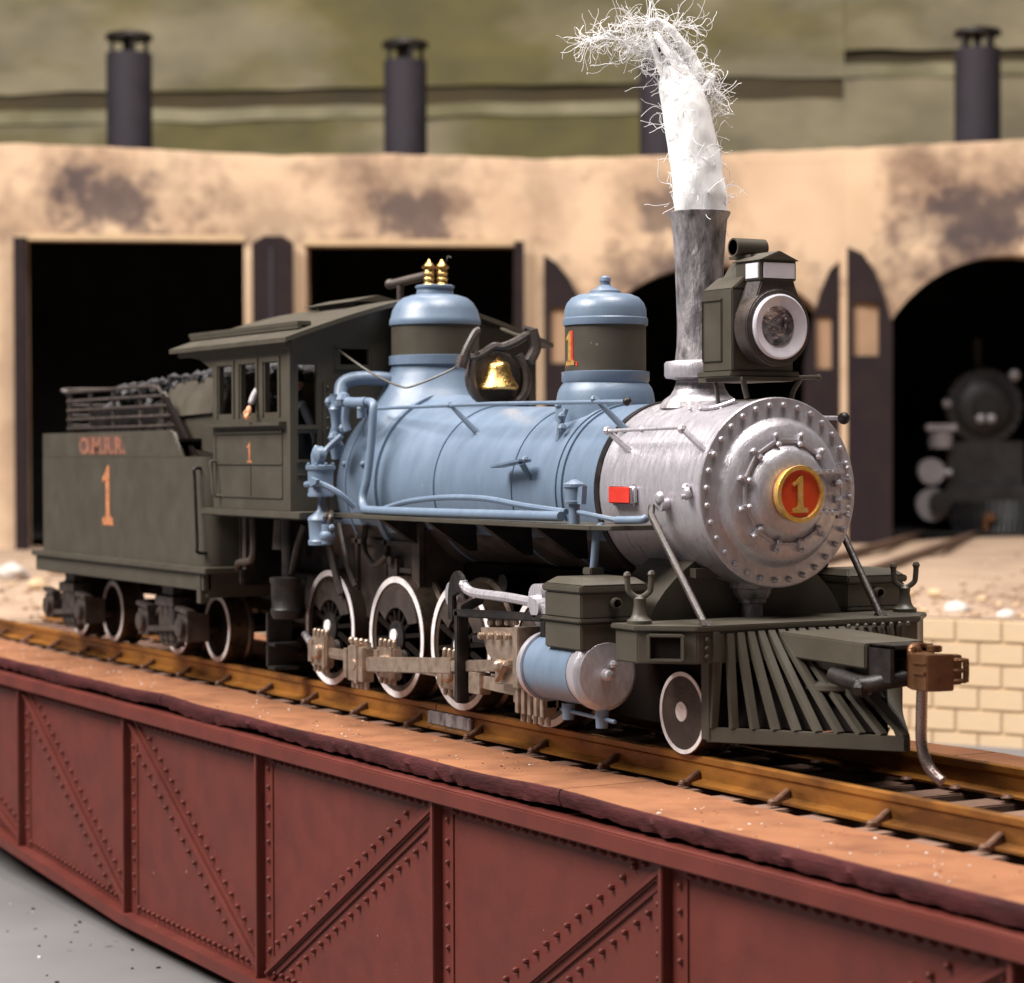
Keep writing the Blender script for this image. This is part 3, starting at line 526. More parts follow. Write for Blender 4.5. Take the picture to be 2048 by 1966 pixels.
# ---- frame and wheels
m = MB(); m.box(-7.0, .6, -.5, -.38, .45, .95); m.box(-7.0, .6, .38, .5, .45, .95)
for x in (-5.6, -4.1, -2.5): m.box(x-.1, x+.1, -.5, .5, .5, 1.15)
m.box(-4.44, -.7, -.35, .35, .5, 1.40); m.box(-.1, .9, -.3, .3, .5, 1.05); m.box(-1.2, .85, -.58, .58, .15, .9); m.build('frame', under_m, loco, 0)
def make_wheel(x, r, face=-.95, drv=True):
    g = empty('driving_wheel' if drv else 'pilot_wheel', (x, 0, r)); g.parent = loco; g.matrix_parent_inverse = WM(loco).inverted()
    o = (x, 0, r)
    MB().lathe([(face+.012, r*.80), (face, r*.985), (face, r), (-.72, r*1.0), (-.70, r*1.07), (-.66, r*1.07), (-.65, r*.80), (face+.012, r*.80)], o, 'y', 72, a1=2*PI-1e-4).build('tyre', wheel_m, g)
    MB().lathe([(face-.0, r*.895), (face-.008, r*.895), (face-.008, r*.995), (face-.0, r*.995)], o, 'y', 64, a1=2*PI-1e-4).build('white_rim', white_p, g)
    if drv:
        m = MB(); m.lathe([(face+.03, .17), (face-.01, .17), (face-.02, .14), (face-.02, .02)], o, 'y', 32, 1)
        m.lathe([(face+.09, .02), (face+.09, r*.83)], o, 'y', 32)
        m.build('wheel_centre', [under_m, black], g)
        for k in range(14):
            a = 2*PI*k/14+.1; ca, sa = math.cos(a), math.sin(a)
            MB().beam((x+.15*ca, face+.035, r+.15*sa), (x+r*.84*ca, face+.035, r+r*.84*sa), .05, .045, (0, 1, 0)).build('spoke', under_m, g, .006)
        pts = [(r*.80*math.cos(a), r*.80*math.sin(a)) for a in [R(20+8*i) for i in range(17)]]+[(r*.48*math.cos(a), r*.48*math.sin(a)) for a in [R(148-12*i) for i in range(11)]]
        MB().prism(pts, [], face-.006, face+.04, lambda a, b, t: (x+a, t, r+b)).build('counterweight', drk, g, .006)
        m = MB(); m.lathe([(face-.035, .072), (face+.0, .078)], (x-.02, 0, r+.01), 'y', 20); m.build('hub_cap', white_p, g)
        m = MB(); m.lathe([(face+.0, .10), (face-.035, .09)], (x+.16, 0, r-.22), 'y', 20); m.build('crank_boss', drk, g)
    else:
        MB().lathe([(face-.002, r*.90), (face+.02, r*.86), (face+.035, r*.5), (face+.015, r*.25), (face+.01, r*.02)], o, 'y', 48).build('wheel_centre', drk, g)
        MB().lathe([(face+.01, r*.25), (face-.012, r*.24), (face-.012, r*.02)], (x-.01, 0, r+.01), 'y', 20).build('hub_cap', white_p, g)
    MB().cyl((x, -.7, r), (x, .7, r), .09).build('axle', black, g)
    g2 = copy_tree(g, loco, Matrix.Identity(4)); g2.rotation_euler = (0, 0, PI)
    return g
WX = [-6.40, -4.79, -3.39, -1.74]
wh = [make_wheel(x, .625) for x in WX]
make_wheel(.52, .343, drv=False)
# rods
PDX, PDZ = .20, -.24; PZ = .625+PDZ
pins = [(x+PDX, PZ) for x in WX]
yS = -1.13
for i in range(3):
    a, b = pins[i], pins[i+1]
    m = MB(); m.beam((a[0]+.1, yS, a[1]), (b[0]-.1, yS, b[1]), .05, .11); m.beam((a[0]+.2, yS-.027, a[1]), (b[0]-.2, yS-.027, b[1]), .012, .06)
    m.build('side_rod', rodm, loco, .008)
for i, (px, pz) in enumerate(pins):
    m = MB(); m.box(px-.20, px+.20, yS-.05, yS+.04, pz-.15, pz+.15); m.box(px-.24, px-.14, yS-.07, yS+.05, pz-.12, pz+.12)
    m.box(px+.10, px+.17, yS-.065, yS+.04, pz-.17, pz+.17)
    m.lathe([(yS-.12, .05), (yS-.10, .08), (yS-.04, .085)], (px, 0, pz), 'y', 16)
    for k in range(4): m.cyl((px-.15+.1*k, yS-.02, pz+.14), (px-.15+.1*k, yS-.02, pz+.21), .03, n=8); m.ball((px-.15+.1*k, yS-.02, pz+.215), .032, 8); m.cyl((px-.15+.1*k, yS-.02, pz-.22), (px-.15+.1*k, yS-.02, pz-.14), .022, n=8)
    m.build('rod_bearing', rodm, loco, .006)
yM = -1.45
m = MB(); m.beam((pins[1][0]+.15, yM, PZ+.01), (-2.6, yM, .52), .07, .15); m.beam((-2.62, yM, .515), (-1.35, yM, .62), .06, .11); m.build('main_rod', rodm, loco, .01)
px = pins[1][0]; m = MB(); m.box(px-.17, px+.17, yM-.07, yM+.06, PZ-.17, PZ+.18); m.box(px-.25, px-.17, yM-.085, yM+.07, PZ-.15, PZ+.15); m.box(px+.0, px+.07, yM-.09, yM+.06, PZ-.19, PZ+.20)
m.lathe([(yM-.10, .06), (yM+.45, .06)], (px, 0, PZ), 'y', 14)
for k in range(4): m.cyl((px-.19+.12*k, yM, PZ+.16), (px-.19+.12*k, yM, PZ+.23), .03, n=8); m.ball((px-.19+.12*k, yM-.02, PZ+.235), .035, 8); m.cyl((px-.17+.1*k, yM, PZ-.25), (px-.17+.1*k, yM, PZ-.16), .028, n=8)
m.build('main_rod_big_end', rodm, loco, .006)
# crosshead
m = MB(); f_ = lambda a, b, t: (a, t, b)
m.prism([(-1.88, .93), (-1.14, .97), (-1.14, .46), (-1.62, .44), (-1.60, .62), (-1.75, .70)], [], -1.56, -1.50, f_)
m.box(-1.18, -1.08, -1.62, -1.35, .44, .98)
for k in range(4): m.cyl((-1.80+.16*k, -1.57, .86+.008*k), (-1.80+.16*k, -1.62, .86+.008*k), .035, n=10); m.cyl((-1.80+.16*k, -1.5, .95+.01*k), (-1.8+.16*k, -1.5, 1.0+.01*k), .03, n=8)
m.ball((-1.42, -1.62, .62), .06, 10); m.beam((-1.55, -1.6, .60), (-1.2, -1.62, .66), .05, .05); m.beam((-1.5, -1.6, .48), (-1.3, -1.62, .66), .05, .05); m.cyl((-1.4, -1.4, .62), (-1.4, -1.64, .62), .04)
m.build('crosshead', rodm, loco, .008)
m = MB(); m.beam((-2.25, -1.42, .42), (-1.15, -1.42, .40), .10, .12); m.box(-2.22, -2.0, -1.50, -1.38, .30, .50)
for k in range(5): m.box(-1.35+.11*k, -1.29+.11*k, -1.5, -1.36, .20, .48); m.cyl((-1.32+.11*k, -1.43, .12), (-1.32+.11*k, -1.43, .22), .025, n=8)
m.box(-1.45, -.85, -1.46, -1.34, .28, .40); m.build('lower_guide', rodm, loco, .006)
m = MB(); m.beam((-2.2, -1.42, .80), (-.8, -1.42, .86), .10, .07); m.build('piston_guide', black, loco, .006)
MB().cyl((-1.2, -1.45, .63), (-.75, -1.45, .63), .04).build('piston_rod', rodm, loco)
m = MB(); m.box(-2.39, -2.31, -1.56, -1.44, .20, 1.06); m.beam((-2.42, -1.5, 1.03), (-.72, -1.5, 1.08), .12, .07); m.box(-.80, -.70, -1.56, -1.3, .8, 1.08); m.beam((-2.38, -1.48, 1.06), (-2.30, -1.30, 1.16), .08, .08)
m.build('guide_yoke', black, loco, .012)
m = MB(); m.prism([(.20*math.cos(R(a)), .26*math.sin(R(a))) for a in range(0, 181, 15)]+[(-.2, -.2), (-.08, -.2), (-.08, .02), (.06, .06)], [], -1.53, -1.48, lambda a, b, t: (-2.40+a*.85, t, 1.16+b)); m.build('valve_link', black, loco, .008)
MB().lathe([(-1.30, .115), (-1.42, .125), (-1.43, .10)], (-2.70, 0, 1.18), 'y', 24).build('link_disc', silver, loco)
m = MB(); m.tube([(-2.28, -1.5, 1.28), (-2.1, -1.5, 1.23), (-1.5, -1.5, 1.22), (-1.0, -1.5, 1.20)], .045, 8); m.ball((-2.3, -1.5, 1.30), .05); m.build('valve_rod', silver, loco)
m = MB(); m.lathe([(-1.35, .12), (-1.46, .12), (-1.47, .08)], (-1.05, 0, 1.24), 'y', 20); m.lathe([(-1.3, .085), (-1.56, .08)], (-.90, 0, 1.16), 'y', 20); m.beam((-1.0, -1.5, 1.22), (-.78, -1.45, 1.12), .1, .14, (0, 1, 0)); m.build('rocker_arm', silver, loco)
m = MB(); m.lathe([(-1.2, .16), (-1.24, .19), (-1.26, .12)], (-1.3, 0, 1.12), 'y', 24); m.build('rocker_disc', silver, loco)

# ---- cylinders and steam chests
for s in (-1, 1):
    cy = s*1.45; sx = 0
    g = empty('cylinder_assembly', (-.35, cy, .3)); g.parent = loco; g.matrix_parent_inverse = WM(loco).inverted()
    MB().lathe([(-.83, .28), (-.08, .28)], (0, cy, .655), 'x', 48).build('cylinder', blue, g)
    m = MB(); m.lathe([(-.88, .20), (-.88, .30), (-.80, .305), (-.80, .27)], (0, cy, .655), 'x', 48); m.build('rear_cover', silver, g)
    m = MB(); m.lathe([(-.10, .27), (-.09, .305), (-.02, .31), (.0, .295), (.01, .28), (.022, .265), (.028, .20), (.03, .02)], (.11, cy, .655), 'x', 56)
    m.lathe([(.03, .05), (.07, .05), (.075, .04), (.12, .042), (.13, .01)], (.11, cy-.02, .655), 'x', 16); m.ball((.15, cy+.05, .74), .035)
    m.lathe([(-.2, .272), (-.1, .29)], (.11, cy, .655), 'x', 48); m.build('front_cover', silver, g, 0, 25)
    for k in range(4):
        xx = -.78+.2*k
    m = MB(); y0, y1 = sorted((s*1.70, s*1.05))
    m.box(-.47, .13, y0, y1, .86, 1.09); m.box(-.50, .16, min(y0, y0-.03 if s<0 else y0), max(y1, y1+.03 if s>0 else y1), 1.09, 1.125); m.box(-.47, .13, y0, y1, 1.125, 1.34)
    m.box(-.49, .15, y0-(.02 if s<0 else 0), y1+(.02 if s>0 else 0), 1.34, 1.40)
    m.hexa([(-.49,y0,1.40),(.15,y0,1.40),(.15,y1,1.40),(-.49,y1,1.40),(-.40,y0+.07,1.46),(.06,y0+.07,1.46),(.06,y1-.07,1.46),(-.40,y1-.07,1.46)])
    chest = m.build('steam_chest', olive, g, .012)
    m = MB(); m.lathe([(.12, .045), (.19, .05), (.195, .036), (.14, .03)], (0, s*1.38, 1.25), 'x', 20); m.build('relief_valve', olive, chest)
    MB().lathe([(.14, .034), (.155, .03)], (0, s*1.38, 1.25), 'x', 16).build('valve_bore', under_m, chest)
    MB().box(-.56, -.42, s*1.2-.07, s*1.2+.07, 1.455, 1.52).build('pipe_flange', olive, chest, .01)
    m = MB(); m.tube([(-.62, cy, .30), (.0, cy, .28), (.26, cy, .27)], .018, 6, False); m.lathe([(.22, .05), (.36, .06)], (-.5, cy, 0), 'z', 12); m.lathe([(.20, .05), (.36, .06)], (.05, cy, 0), 'z', 12); m.build('drain_cocks', blue, g)

# ---- pilot
pil = empty('pilot', (.9, 0, .1)); pil.parent = loco; pil.matrix_parent_inverse = WM(loco).inverted()
BF = 1.03
pl = [(.30, -1.52), (.68, -1.52), (BF, -1.15), (BF, 1.15), (.66, 1.52), (.30, 1.52)]
m = MB(); m.prism(pl, [], 1.055, 1.10, lambda a, b, t: (a, b, t)); m.prism([(.33, -1.49), (.67, -1.49), (BF-.02, -1.13), (BF-.02, 1.13), (.65, 1.49), (.33, 1.49)], [], .79, 1.055, lambda a, b, t: (a, b, t))
m.build('bumper_beam', olive, pil, .01)
# poling pocket on the chamfered ends: a raised square rim round a dark pocket
for s in (-1, 1):
    a = Vector((.72, s*1.50, 0)); b = Vector((1.01, s*1.19, 0)); d_ = (b-a).normalized(); nrm = Vector((abs(d_.y), s*d_.x, 0)).normalized()
    if s > 0: continue
    m = MB(); c0 = a+d_*.08+nrm*.0; c1 = a+d_*.36
    for p, q, z in ((c0, c1, 1.025), (c0, c1, .825)): m.beam((*(p+nrm*.02).xy, z), (*(q+nrm*.02).xy, z), .05, .025)
    for p in (c0, c1): m.beam((*(p+nrm*.02).xy, .82), (*(p+nrm*.02).xy, 1.03), .05, .03, (d_.x, d_.y, 0))
    m.build('poling_pocket', olive, pil, .005)
    m = MB(); q0 = c0+d_*.015+nrm*.003; q1 = c1-d_*.015+nrm*.003; m.beam((*q0.xy, .925), (*q1.xy, .925), .006, .175); m.build('pocket_recess', under_m, pil)
    m = MB(); 
    for z in (.85, .92, .99): m.ball((BF-.005, s*1.05, z), .02, 6)
    m.build('beam_rivet', olive, pil)
# slats: near half and far half fan out towards the point
tipx, base_x, hw = 2.26, .95, .95
for s in (-1, 1):
    for k in range(10):
        t = k/9.0 if s < 0 else k/9.0
        if s > 0 and k == 9: continue
        yt = s*(hw*(1-t)); top = (BF-.02, yt*.97, 1.03)
        bot = (base_x+.02+(tipx-base_x-.02)*t, s*hw*(1-t), .26)
        d_ = Vector((tipx-base_x, -s*hw, 0)).normalized(); nn = Vector((d_.y*(-s)*-1, 0, 0))
        mid = ((top[0]*.55+bot[0]*.45)-.02*t*2, top[1]*.5+bot[1]*.5, .62)
        m = MB(); m.beam(top, bot, .07, .05, (1, 0, 0)); m.build('pilot_slat', olive, pil, .004)
    m = MB(); m.beam((base_x-.03, s*(hw+.02), .205), (tipx, s*.0, .205), .07, .12); m.build('pilot_foot_bar', olive, pil, .006)
    m = MB(); m.box(base_x-.1, base_x+.02, min(s*.99, s*.93), max(s*.99, s*.93), .16, 1.05); m.box(base_x-.08, base_x+.10, min(s*.99, s*.93), max(s*.99, s*.93), .80, 1.05); m.build('pilot_side_plate', olive, pil, .006)
m = MB(); m.prism([(base_x+.1, .05), (base_x+.1, -.8), (tipx-.3, 0), (base_x+.1, .8)], [], .15, .17, lambda a, b, t: (a, b, t)); m.build('pilot_tie_plate', olive, pil)
m = MB(); m.hexa([(.4,-.90,.2),(base_x+.02,-.88,.2),(base_x+.02,.88,.2),(.4,.90,.2),(.4,-.90,1.04),(base_x-.05,-.88,1.04),(base_x-.05,.88,1.04),(.4,.90,1.04)])
m.add([(base_x,-.84,.27),(tipx-.22,0,.27),(base_x,.84,.27),(base_x-.0,-.84,1.04),(base_x+.02,0,1.04),(base_x,.84,1.04)], [(0,1,4,3),(1,2,5,4),(0,2,1),(3,4,5),(0,3,5,2)]); m.build('pilot_shade_plate', under_m, pil)  # added black backing, stands in for the darkness between the slats
m = MB(); m.lathe([(.55, .16), (.58, .22), (.62, .22), (.64, .15)], (1.45, -.1, 0), 'z', 20); m.build('coupler_pad', olive, pil)
m = MB(); m.hexa([(BF,-.34,.83),(2.13,-.30,.80),(2.13,.30,.80),(BF,.34,.83),(BF,-.34,1.03),(2.13,-.30,1.0),(2.13,.30,1.0),(BF,.34,1.03)])
m.box(BF, 2.10, -.2, .2, .74, .81); m.build('draft_box', olive, pil, .012)
for k in range(8): MB().lathe([(1.03, .02), (1.055, .018), (1.065, .006)], (BF+.03, .36+.09*k, 0), 'z', 8).build('beam_bolt', olive, pil)
m = MB(); m.box(2.132, 2.42, -.27, -.23, .72, 1.0); m.box(2.132, 2.42, .12, .16, .72, 1.0); m.box(2.132, 2.42, -.27, .16, .965, 1.0); m.box(2.132, 2.42, -.27, .16, .70, .74); m.build('coupler_pocket', black, pil, .01)
m = MB(); m.tube([(1.7, -.28, .72), (2.1, -.30, .68), (2.3, -.2, .72), (2.4, -.05, .75)], .07, 10); m.ball((2.1, -.30, .66), .09); m.box(2.2, 2.45, -.12, .06, .72, .9); m.build('air_hose', black, pil)
cp = MB()
cp.prism([(2.36, -.05), (2.42, -.12), (2.58, -.20), (2.76, -.20), (2.80, -.12), (2.82, .02), (2.76, .04), (2.70, -.02), (2.62, -.02), (2.56, .02), (2.36, .05)], [], .67, .95, lambda a, b, t: (a, b, t))
cp.prism([(2.50, .02), (2.60, .0), (2.66, .08), (2.70, .20), (2.60, .24), (2.5, .15)], [], .70, .93, lambda a, b, t: (a, b, t))
cp.box(2.3, 2.5, -.06, .06, .76, .88); cp.cyl((2.55, .05, .95), (2.55, .05, 1.0), .06); cp.ball((2.44, -.06, .95), .07, 8); cp.tube([(2.5, -.12, .97), (2.42, 0, 1.0), (2.46, .12, .97)], .025)
cp.box(2.60, 2.75, -.215, -.195, .79, .82); cp.box(2.60, 2.75, -.215, -.195, .87, .885)
cpl = cp.build('coupler', rust_c, pil, .012)
m = MB(); 
for z in (.74, .82, .90): m.tube([(2.72, .0, z), (2.78, .08, z), (2.80, .15, z)], .02, 6)
m.tube([(2.80, .15, .73), (2.80, .155, .82), (2.80, .15, .91)], .026, 6); m.build('knuckle', rust_c, cpl)
MB().tube([(2.50, -.03, .68), (2.49, -.03, .45), (2.49, -.03, .25), (2.53, -.02, .1), (2.62, .0, .0), (2.68, .02, -.04)], .045, 10).build('uncoupling_pin', pin_m, cpl)
for s in (-1, 1):
    fx = .53; fm = MB(); fm.lathe([(1.095, .105), (1.13, .105), (1.15, .075), (1.18, .06), (1.26, .045), (1.31, .05), (1.33, .03)], (fx, s*1.38, 0), 'z', 16)
    u = Vector((.5, .866, 0)) if s < 0 else Vector((.5, .866, 0)); c = Vector((fx, s*1.38, 0))
    def q(a, z): return tuple((c+u*a).xy)+(z,)
    fm.tube([q(-.10, 1.49), q(-.095, 1.42), q(-.08, 1.36), q(0, 1.315), q(.08, 1.36), q(.095, 1.42), q(.10, 1.50)], .025, 8); fm.ball(q(-.10, 1.50), .034); fm.ball(q(.10, 1.51), .034)
    fm.build('flag_bracket', [olive], loco)

# ================================================================== TENDER
tn = empty('tender', (-11.7, 0, 0), label='dark olive tender lettered one, with slatted coal rails, behind the locomotive cab', cat='tender')
TR, TF = -14.68, -8.66
def rr2(x0, x1, y0, y1, r, n=5):
    o = []
    for cx, cy, a in ((x1-r, y0+r, -90), (x1-r, y1-r, 0), (x0+r, y1-r, 90), (x0+r, y0+r, 180)):
        for k in range(n+1): t = R(a+90*k/n); o.append((cx+r*math.cos(t), cy+r*math.sin(t)))
    return o
MB().prism(rr2(TR, TF, -1.5, 1.5, .22), [], 1.20, 2.48, lambda a, b, t: (a, b, t)).build('tank', olive, tn, 0, 30)
for s in (-1, 1):
    m = MB(); m.prism([(TR+.22, 2.47), (-9.36, 2.47), (-9.62, 2.77), (-9.75, 2.80), (TR+.22, 2.80)], [], 1.455, 1.5, lambda a, b, t: (a, s*t, b)); m.build('tank_flare', olive, tn, .006)
m = MB(); m.prism([(-1.28, 2.47), (1.28, 2.47), (1.28, 2.8), (-1.28, 2.8)], [], TR, TR+.04, lambda a, b, t: (t, a, b)); 
m.lathe([(2.47, .22), (2.8, .22)], (TR+.22, -1.28, 0), 'z', 8, a0=PI, a1=1.5*PI); m.lathe([(2.47, .22), (2.8, .22)], (TR+.22, 1.28, 0), 'z', 8, a0=.5*PI, a1=PI); m.build('tank_flare', olive, tn)
MB().box(TR+.2, -9.7, -1.45, 1.45, 2.66, 2.70).build('tank_top', black, tn)
MB().box(TF-.9, TF+.0, -1.3, 1.3, 2.48, 2.50).build('front_deck', black, tn)
MB().box(TR-.05, -8.38, -1.60, 1.60, 1.13, 1.20).build('deck', olive, tn, .012)
m = MB(); m.box(TR-.0, -8.55, -1.55, -1.45, .93, 1.13); m.box(TR-.0, -8.55, 1.45, 1.55, .93, 1.13); m.box(TR-.1, TR+.05, -1.5, 1.5, .93, 1.13); m.box(-8.7, -8.55, -1.5, 1.5, .85, 1.13); m.box(TR, -8.6, -.3, .3, .6, 1.1); m.build('sill', olive, tn, .01)
MB().box(-8.75, -8.62, -1.56, -1.46, .78, 1.13).build('corner_step', olive, tn, .01)
m = MB(); m.tube([(-8.80, -1.44, 2.34), (-8.78, -1.56, 2.34), (-8.78, -1.56, 2.2), (-8.72, -1.56, 1.5), (-8.72, -1.56, 1.38), (-8.74, -1.44, 1.36)], .02, 8); m.build('grab_iron', black, tn)
# coal rails
for s in (-1, 1):
    for k in range(5):
        z = 2.86+.125*k; xf = -10.15-.13*k if k < 4 else -10.75
        pts = [(-14.15, s*1.26, z), (xf, s*1.26, z)] if k < 4 else [(-14.15, s*1.26, z-.05), (-14.10, s*1.26, z), (-11.0, s*1.26, z), (-10.75, s*1.26, z-.02), (-10.55, s*1.26, z-.12)]
        m = MB(); m.tube(pts, .021, 8, False)
        m.build('coal_rail', drk, tn)
    for x in (-14.15, -13.3, -12.4, -11.4, -10.6): MB().cyl((x, s*1.23, 2.78), (x, s*1.23, 3.36 if x < -10.7 else 3.2), .03, n=8).build('rail_post', drk, tn)
MB().tube([(-14.15, -1.26, 3.36), (-14.25, -1.1, 3.40), (-14.25, 1.1, 3.40), (-14.15, 1.26, 3.36)], .028, 8).build('coal_rail', drk, tn)
for k in range(3): MB().tube([(-14.2, -1.2, 2.9+.14*k), (-14.2, 1.2, 2.9+.14*k)], .025, 8, False).build('coal_rail', drk, tn)
# coal bunker
m = MB()
for s in (-1, 1):
    m.prism([(-11.3, 2.7), (-9.2, 2.5), (-9.2, 3.0), (-10.35, 2.95), (-11.0, 3.3)], [], 1.05, 1.10, lambda a, b, t: (a, s*t, b))
    m.hexa([(-11.1,s*.90,3.38),(-9.0,s*.90,3.48),(-9.0,s*.95,3.48),(-11.1,s*.95,3.38),(-10.9,s*1.1,2.96),(-9.0,s*1.1,3.0),(-9.0,s*1.15,3.0),(-10.9,s*1.15,2.96)])
m.box(-9.25, -9.15, -1.05, 1.05, 2.5, 3.4); m.build('coal_bunker', olive, tn, .008)
m = MB()
for s in (-1, 1): m.prism([(-10.62, 3.18), (-10.50, 3.22), (-9.62, 2.55), (-9.45, 2.48), (-9.80, 2.48), (-10.1, 2.8)], [], 1.20, 1.27, lambda a, b, t: (a, s*t, b))
m.build('bunker_gusset', under_m, tn, .006, stuff=True)
# lettering
one_t = MB().prism(one_poly(.40, .76), [], 1.5, 1.506, lambda a, b, t: (-11.90+a, -t, 1.61+b)).build('numeral_one', orange, tn, 0, 0)
one_c = MB().prism(one_poly(.14, .24), [], 1.5, 1.505, lambda a, b, t: (-7.30+a, -t, 2.40+b)).build('numeral_one', orange, cab, 0, 0)
def text_mesh(txt, size, sxx, place, name, m_, parent):
    cu = bpy.data.curves.new('lettering_curve', 'FONT'); cu.body = txt; cu.size = size; cu.extrude = .0; cu.offset = .012
    o = bpy.data.objects.new('lettering_curve', cu); C.objects.link(o)
    dg = bpy.context.evaluated_depsgraph_get(); me = bpy.data.meshes.new_from_object(o.evaluated_get(dg)); bpy.data.objects.remove(o); bpy.data.curves.remove(cu)
    for v in me.vertices: v.co = place(v.co.x*sxx, v.co.y)
    me.materials.clear(); me.materials.append(m_); me.name = name
    ob = bpy.data.objects.new(name, me); C.objects.link(ob); ob.parent = parent; ob.matrix_parent_inverse = WM(parent).inverted(); return ob
MB().prism([(-13.0, 2.74), (-12.94, 2.60), (-12.80, 2.52), (-11.22, 2.51), (-11.30, 2.62), (-11.42, 2.76)], [], 1.5, 1.503, lambda a, b, t: (a, -t, b)).build('lettering_smear', mat('smeared_red_brown_paint', (0.115, 0.05, 0.034), .6, 0, .2, 8, .2, 40, col2=(0.07, 0.055, 0.04), mix=.7, ms=6), tn, 0, 0)
text_mesh('O.M.R.R.', .29, 1.62, lambda a, b: Vector((-12.98+a, -1.505, 2.525+b)), 'railroad_lettering', orange_s, tn)
# trucks
def truck(xc):
    g = empty('truck', (xc, 0, .42)); g.parent = tn; g.matrix_parent_inverse = WM(tn).inverted()
    for s in (-1, 1):
        m = MB(); y = s*1.26
        m.beam((xc-.66, y, .42), (xc-.22, y, .70), .10, .07); m.beam((xc+.66, y, .42), (xc+.22, y, .70), .10, .07); m.beam((xc-.25, y, .72), (xc+.25, y, .72), .12, .08)
        m.beam((xc-.66, y, .40), (xc-.2, y, .22), .10, .06); m.beam((xc+.66, y, .40), (xc+.2, y, .22), .10, .06); m.beam((xc-.25, y, .20), (xc+.25, y, .20), .12, .06)
        for dx in (-.66, .66): m.box(xc+dx-.17, xc+dx+.17, y-.14, y+.14, .27, .60); m.lathe([(0, .13), (s*.2, .12)], (xc+dx, y, .44), 'y', 12); m.beam((xc+dx-.2, y+.1*s, .66), (xc+dx+.2, y+.1*s, .62), .12, .06)
        for dx in (-.17, .0, .17): m.cyl((xc+dx, y+.04*s, .24), (xc+dx, y+.04*s, .70), .075, n=10); m.ball((xc+dx, y+.06*s, .74), .07, 8)
        m.box(xc-.3, xc+.3, y-.12, y+.12, .66, .78); m.beam((xc-.45, y+.12*s, .36), (xc+.45, y+.12*s, .42), .07, .07)
        m.box(xc-.18, xc+.18, y-.07*1, y+.07, .78, .98); m.beam((xc-.05, y-.1*s*-1, .45), (xc+.2, y, .52), .06, .1)
        m.build('side_frame', drk, g, .008)
    MB().box(xc-.15, xc+.15, -1.2, 1.2, .6, .9).build('bolster', black, g, .01)
    for dx in (-.66, .66):
        for s in (-1, 1):
            f0 = s*.95; m = MB(); m.lathe([(f0, .35), (f0, .41), (s*.72, .415), (s*.70, .45), (s*.66, .45), (s*.65, .3)], (xc+dx, 0, .415), 'y', 48, a1=2*PI-1e-4); m.build('wheel', wheel_m, g)
            MB().lathe([(f0, .02), (f0-.02*s, .3), (f0, .35), (f0-.06*s, .36)], (xc+dx, 0, .415), 'y', 40).build('wheel_plate', under_m, g)
            MB().lathe([(f0+.0*s, .345), (f0+.008*s, .345), (f0+.008*s, .405), (f0+.0*s, .405)], (xc+dx, 0, .415), 'y', 48, a1=2*PI-1e-4).build('white_rim', white_p, g)
        MB().cyl((xc+dx, -1.1, .415), (xc+dx, 1.1, .415), .07).build('axle', black, g)
truck(-13.92); truck(-10.27)
# coal load
bm = bmesh.new(); rnd = random.Random(3)
for i in range(900):
    x = rnd.uniform(-14.0, -9.0); y = rnd.uniform(-1.0, 1.0)
    h = 3.30+.28*math.exp(-((x+10.0)/1.6)**2)*(1-.35*y*y)+.08*math.exp(-((x+12.5)/1.2)**2)-.25*max(0, -x-12.8)
    z = h*rnd.choice((1, 1, 1))-rnd.uniform(0, .10)
    r = rnd.uniform(.05, .11); geom = bmesh.ops.create_icosphere(bm, subdivisions=1, radius=r)
    rm = Matrix.Rotation(rnd.uniform(0, 6), 3, 'Z')
    for v in geom['verts']:
        v.co = rm @ Vector((v.co.x*rnd.uniform(.7, 1.3), v.co.y*rnd.uniform(.7, 1.2), v.co.z*rnd.uniform(.6, 1.1)))+Vector((x, y, z))
me = bpy.data.meshes.new('coal_load'); bm.to_mesh(me); bm.free(); me.materials.append(coal_m)
co = bpy.data.objects.new('coal_load', me); C.objects.link(co); tag(co, 'heap of black coal lying in the tender bunker', 'coal', kind='stuff')
MB().box(-14.0, -9.26, -1.0, 1.0, 2.7, 3.12).build('bunker_floor', black, tn)

# ================================================================== COTTON SMOKE
def spine(t):   # centre line of the cotton plume, t 0..1
    P = [(0, 0, 4.60), (.02, 0, 5.0), (-.04, -.02, 5.4), (-.13, -.04, 5.75), (-.24, -.05, 6.0), (-.40, -.05, 6.25)]
    f = t*(len(P)-1); i = min(int(f), len(P)-2); u = f-i; a = Vector(P[i]); b = Vector(P[i+1])
    q = a.lerp(b, u); return Vector((SX+q.x*1.0*math.sin(YAW)*1.0, q.x*math.cos(YAW)+q.y, q.z))
sm = empty('cotton_smoke', (SX, 0, 4.6), label='tuft of white cotton wool rising from the smokestack as smoke', cat='cotton wool')
rnd = random.Random(11)
def core(path, rad_, n=36, seg=60, seed=0.0, amp=.035):
    vs = []; fs = []
    for j in range(seg+1):
        t = j/seg; c = path(t); r0 = rad_(t)
        for i in range(n):
            a = 2*PI*i/n; d_ = Vector((math.cos(a), math.sin(a), 0)); p = c+d_*r0
            nz = noise.noise(p*4+Vector((seed, 0, 0)))*amp*.9+noise.noise(Vector((p.x*22, p.y*22, p.z*5)))*amp*.35
            vs.append(c+d_*(r0+nz))
    for j in range(seg):
        for i in range(n): fs.append((j*n+i, j*n+(i+1) % n, (j+1)*n+(i+1) % n, (j+1)*n+i))
    fs.append(tuple(range(n))); fs.append(tuple(range(seg*n, seg*n+n)))
    return vs, fs
U = lambda u, v, dep=0.0: None
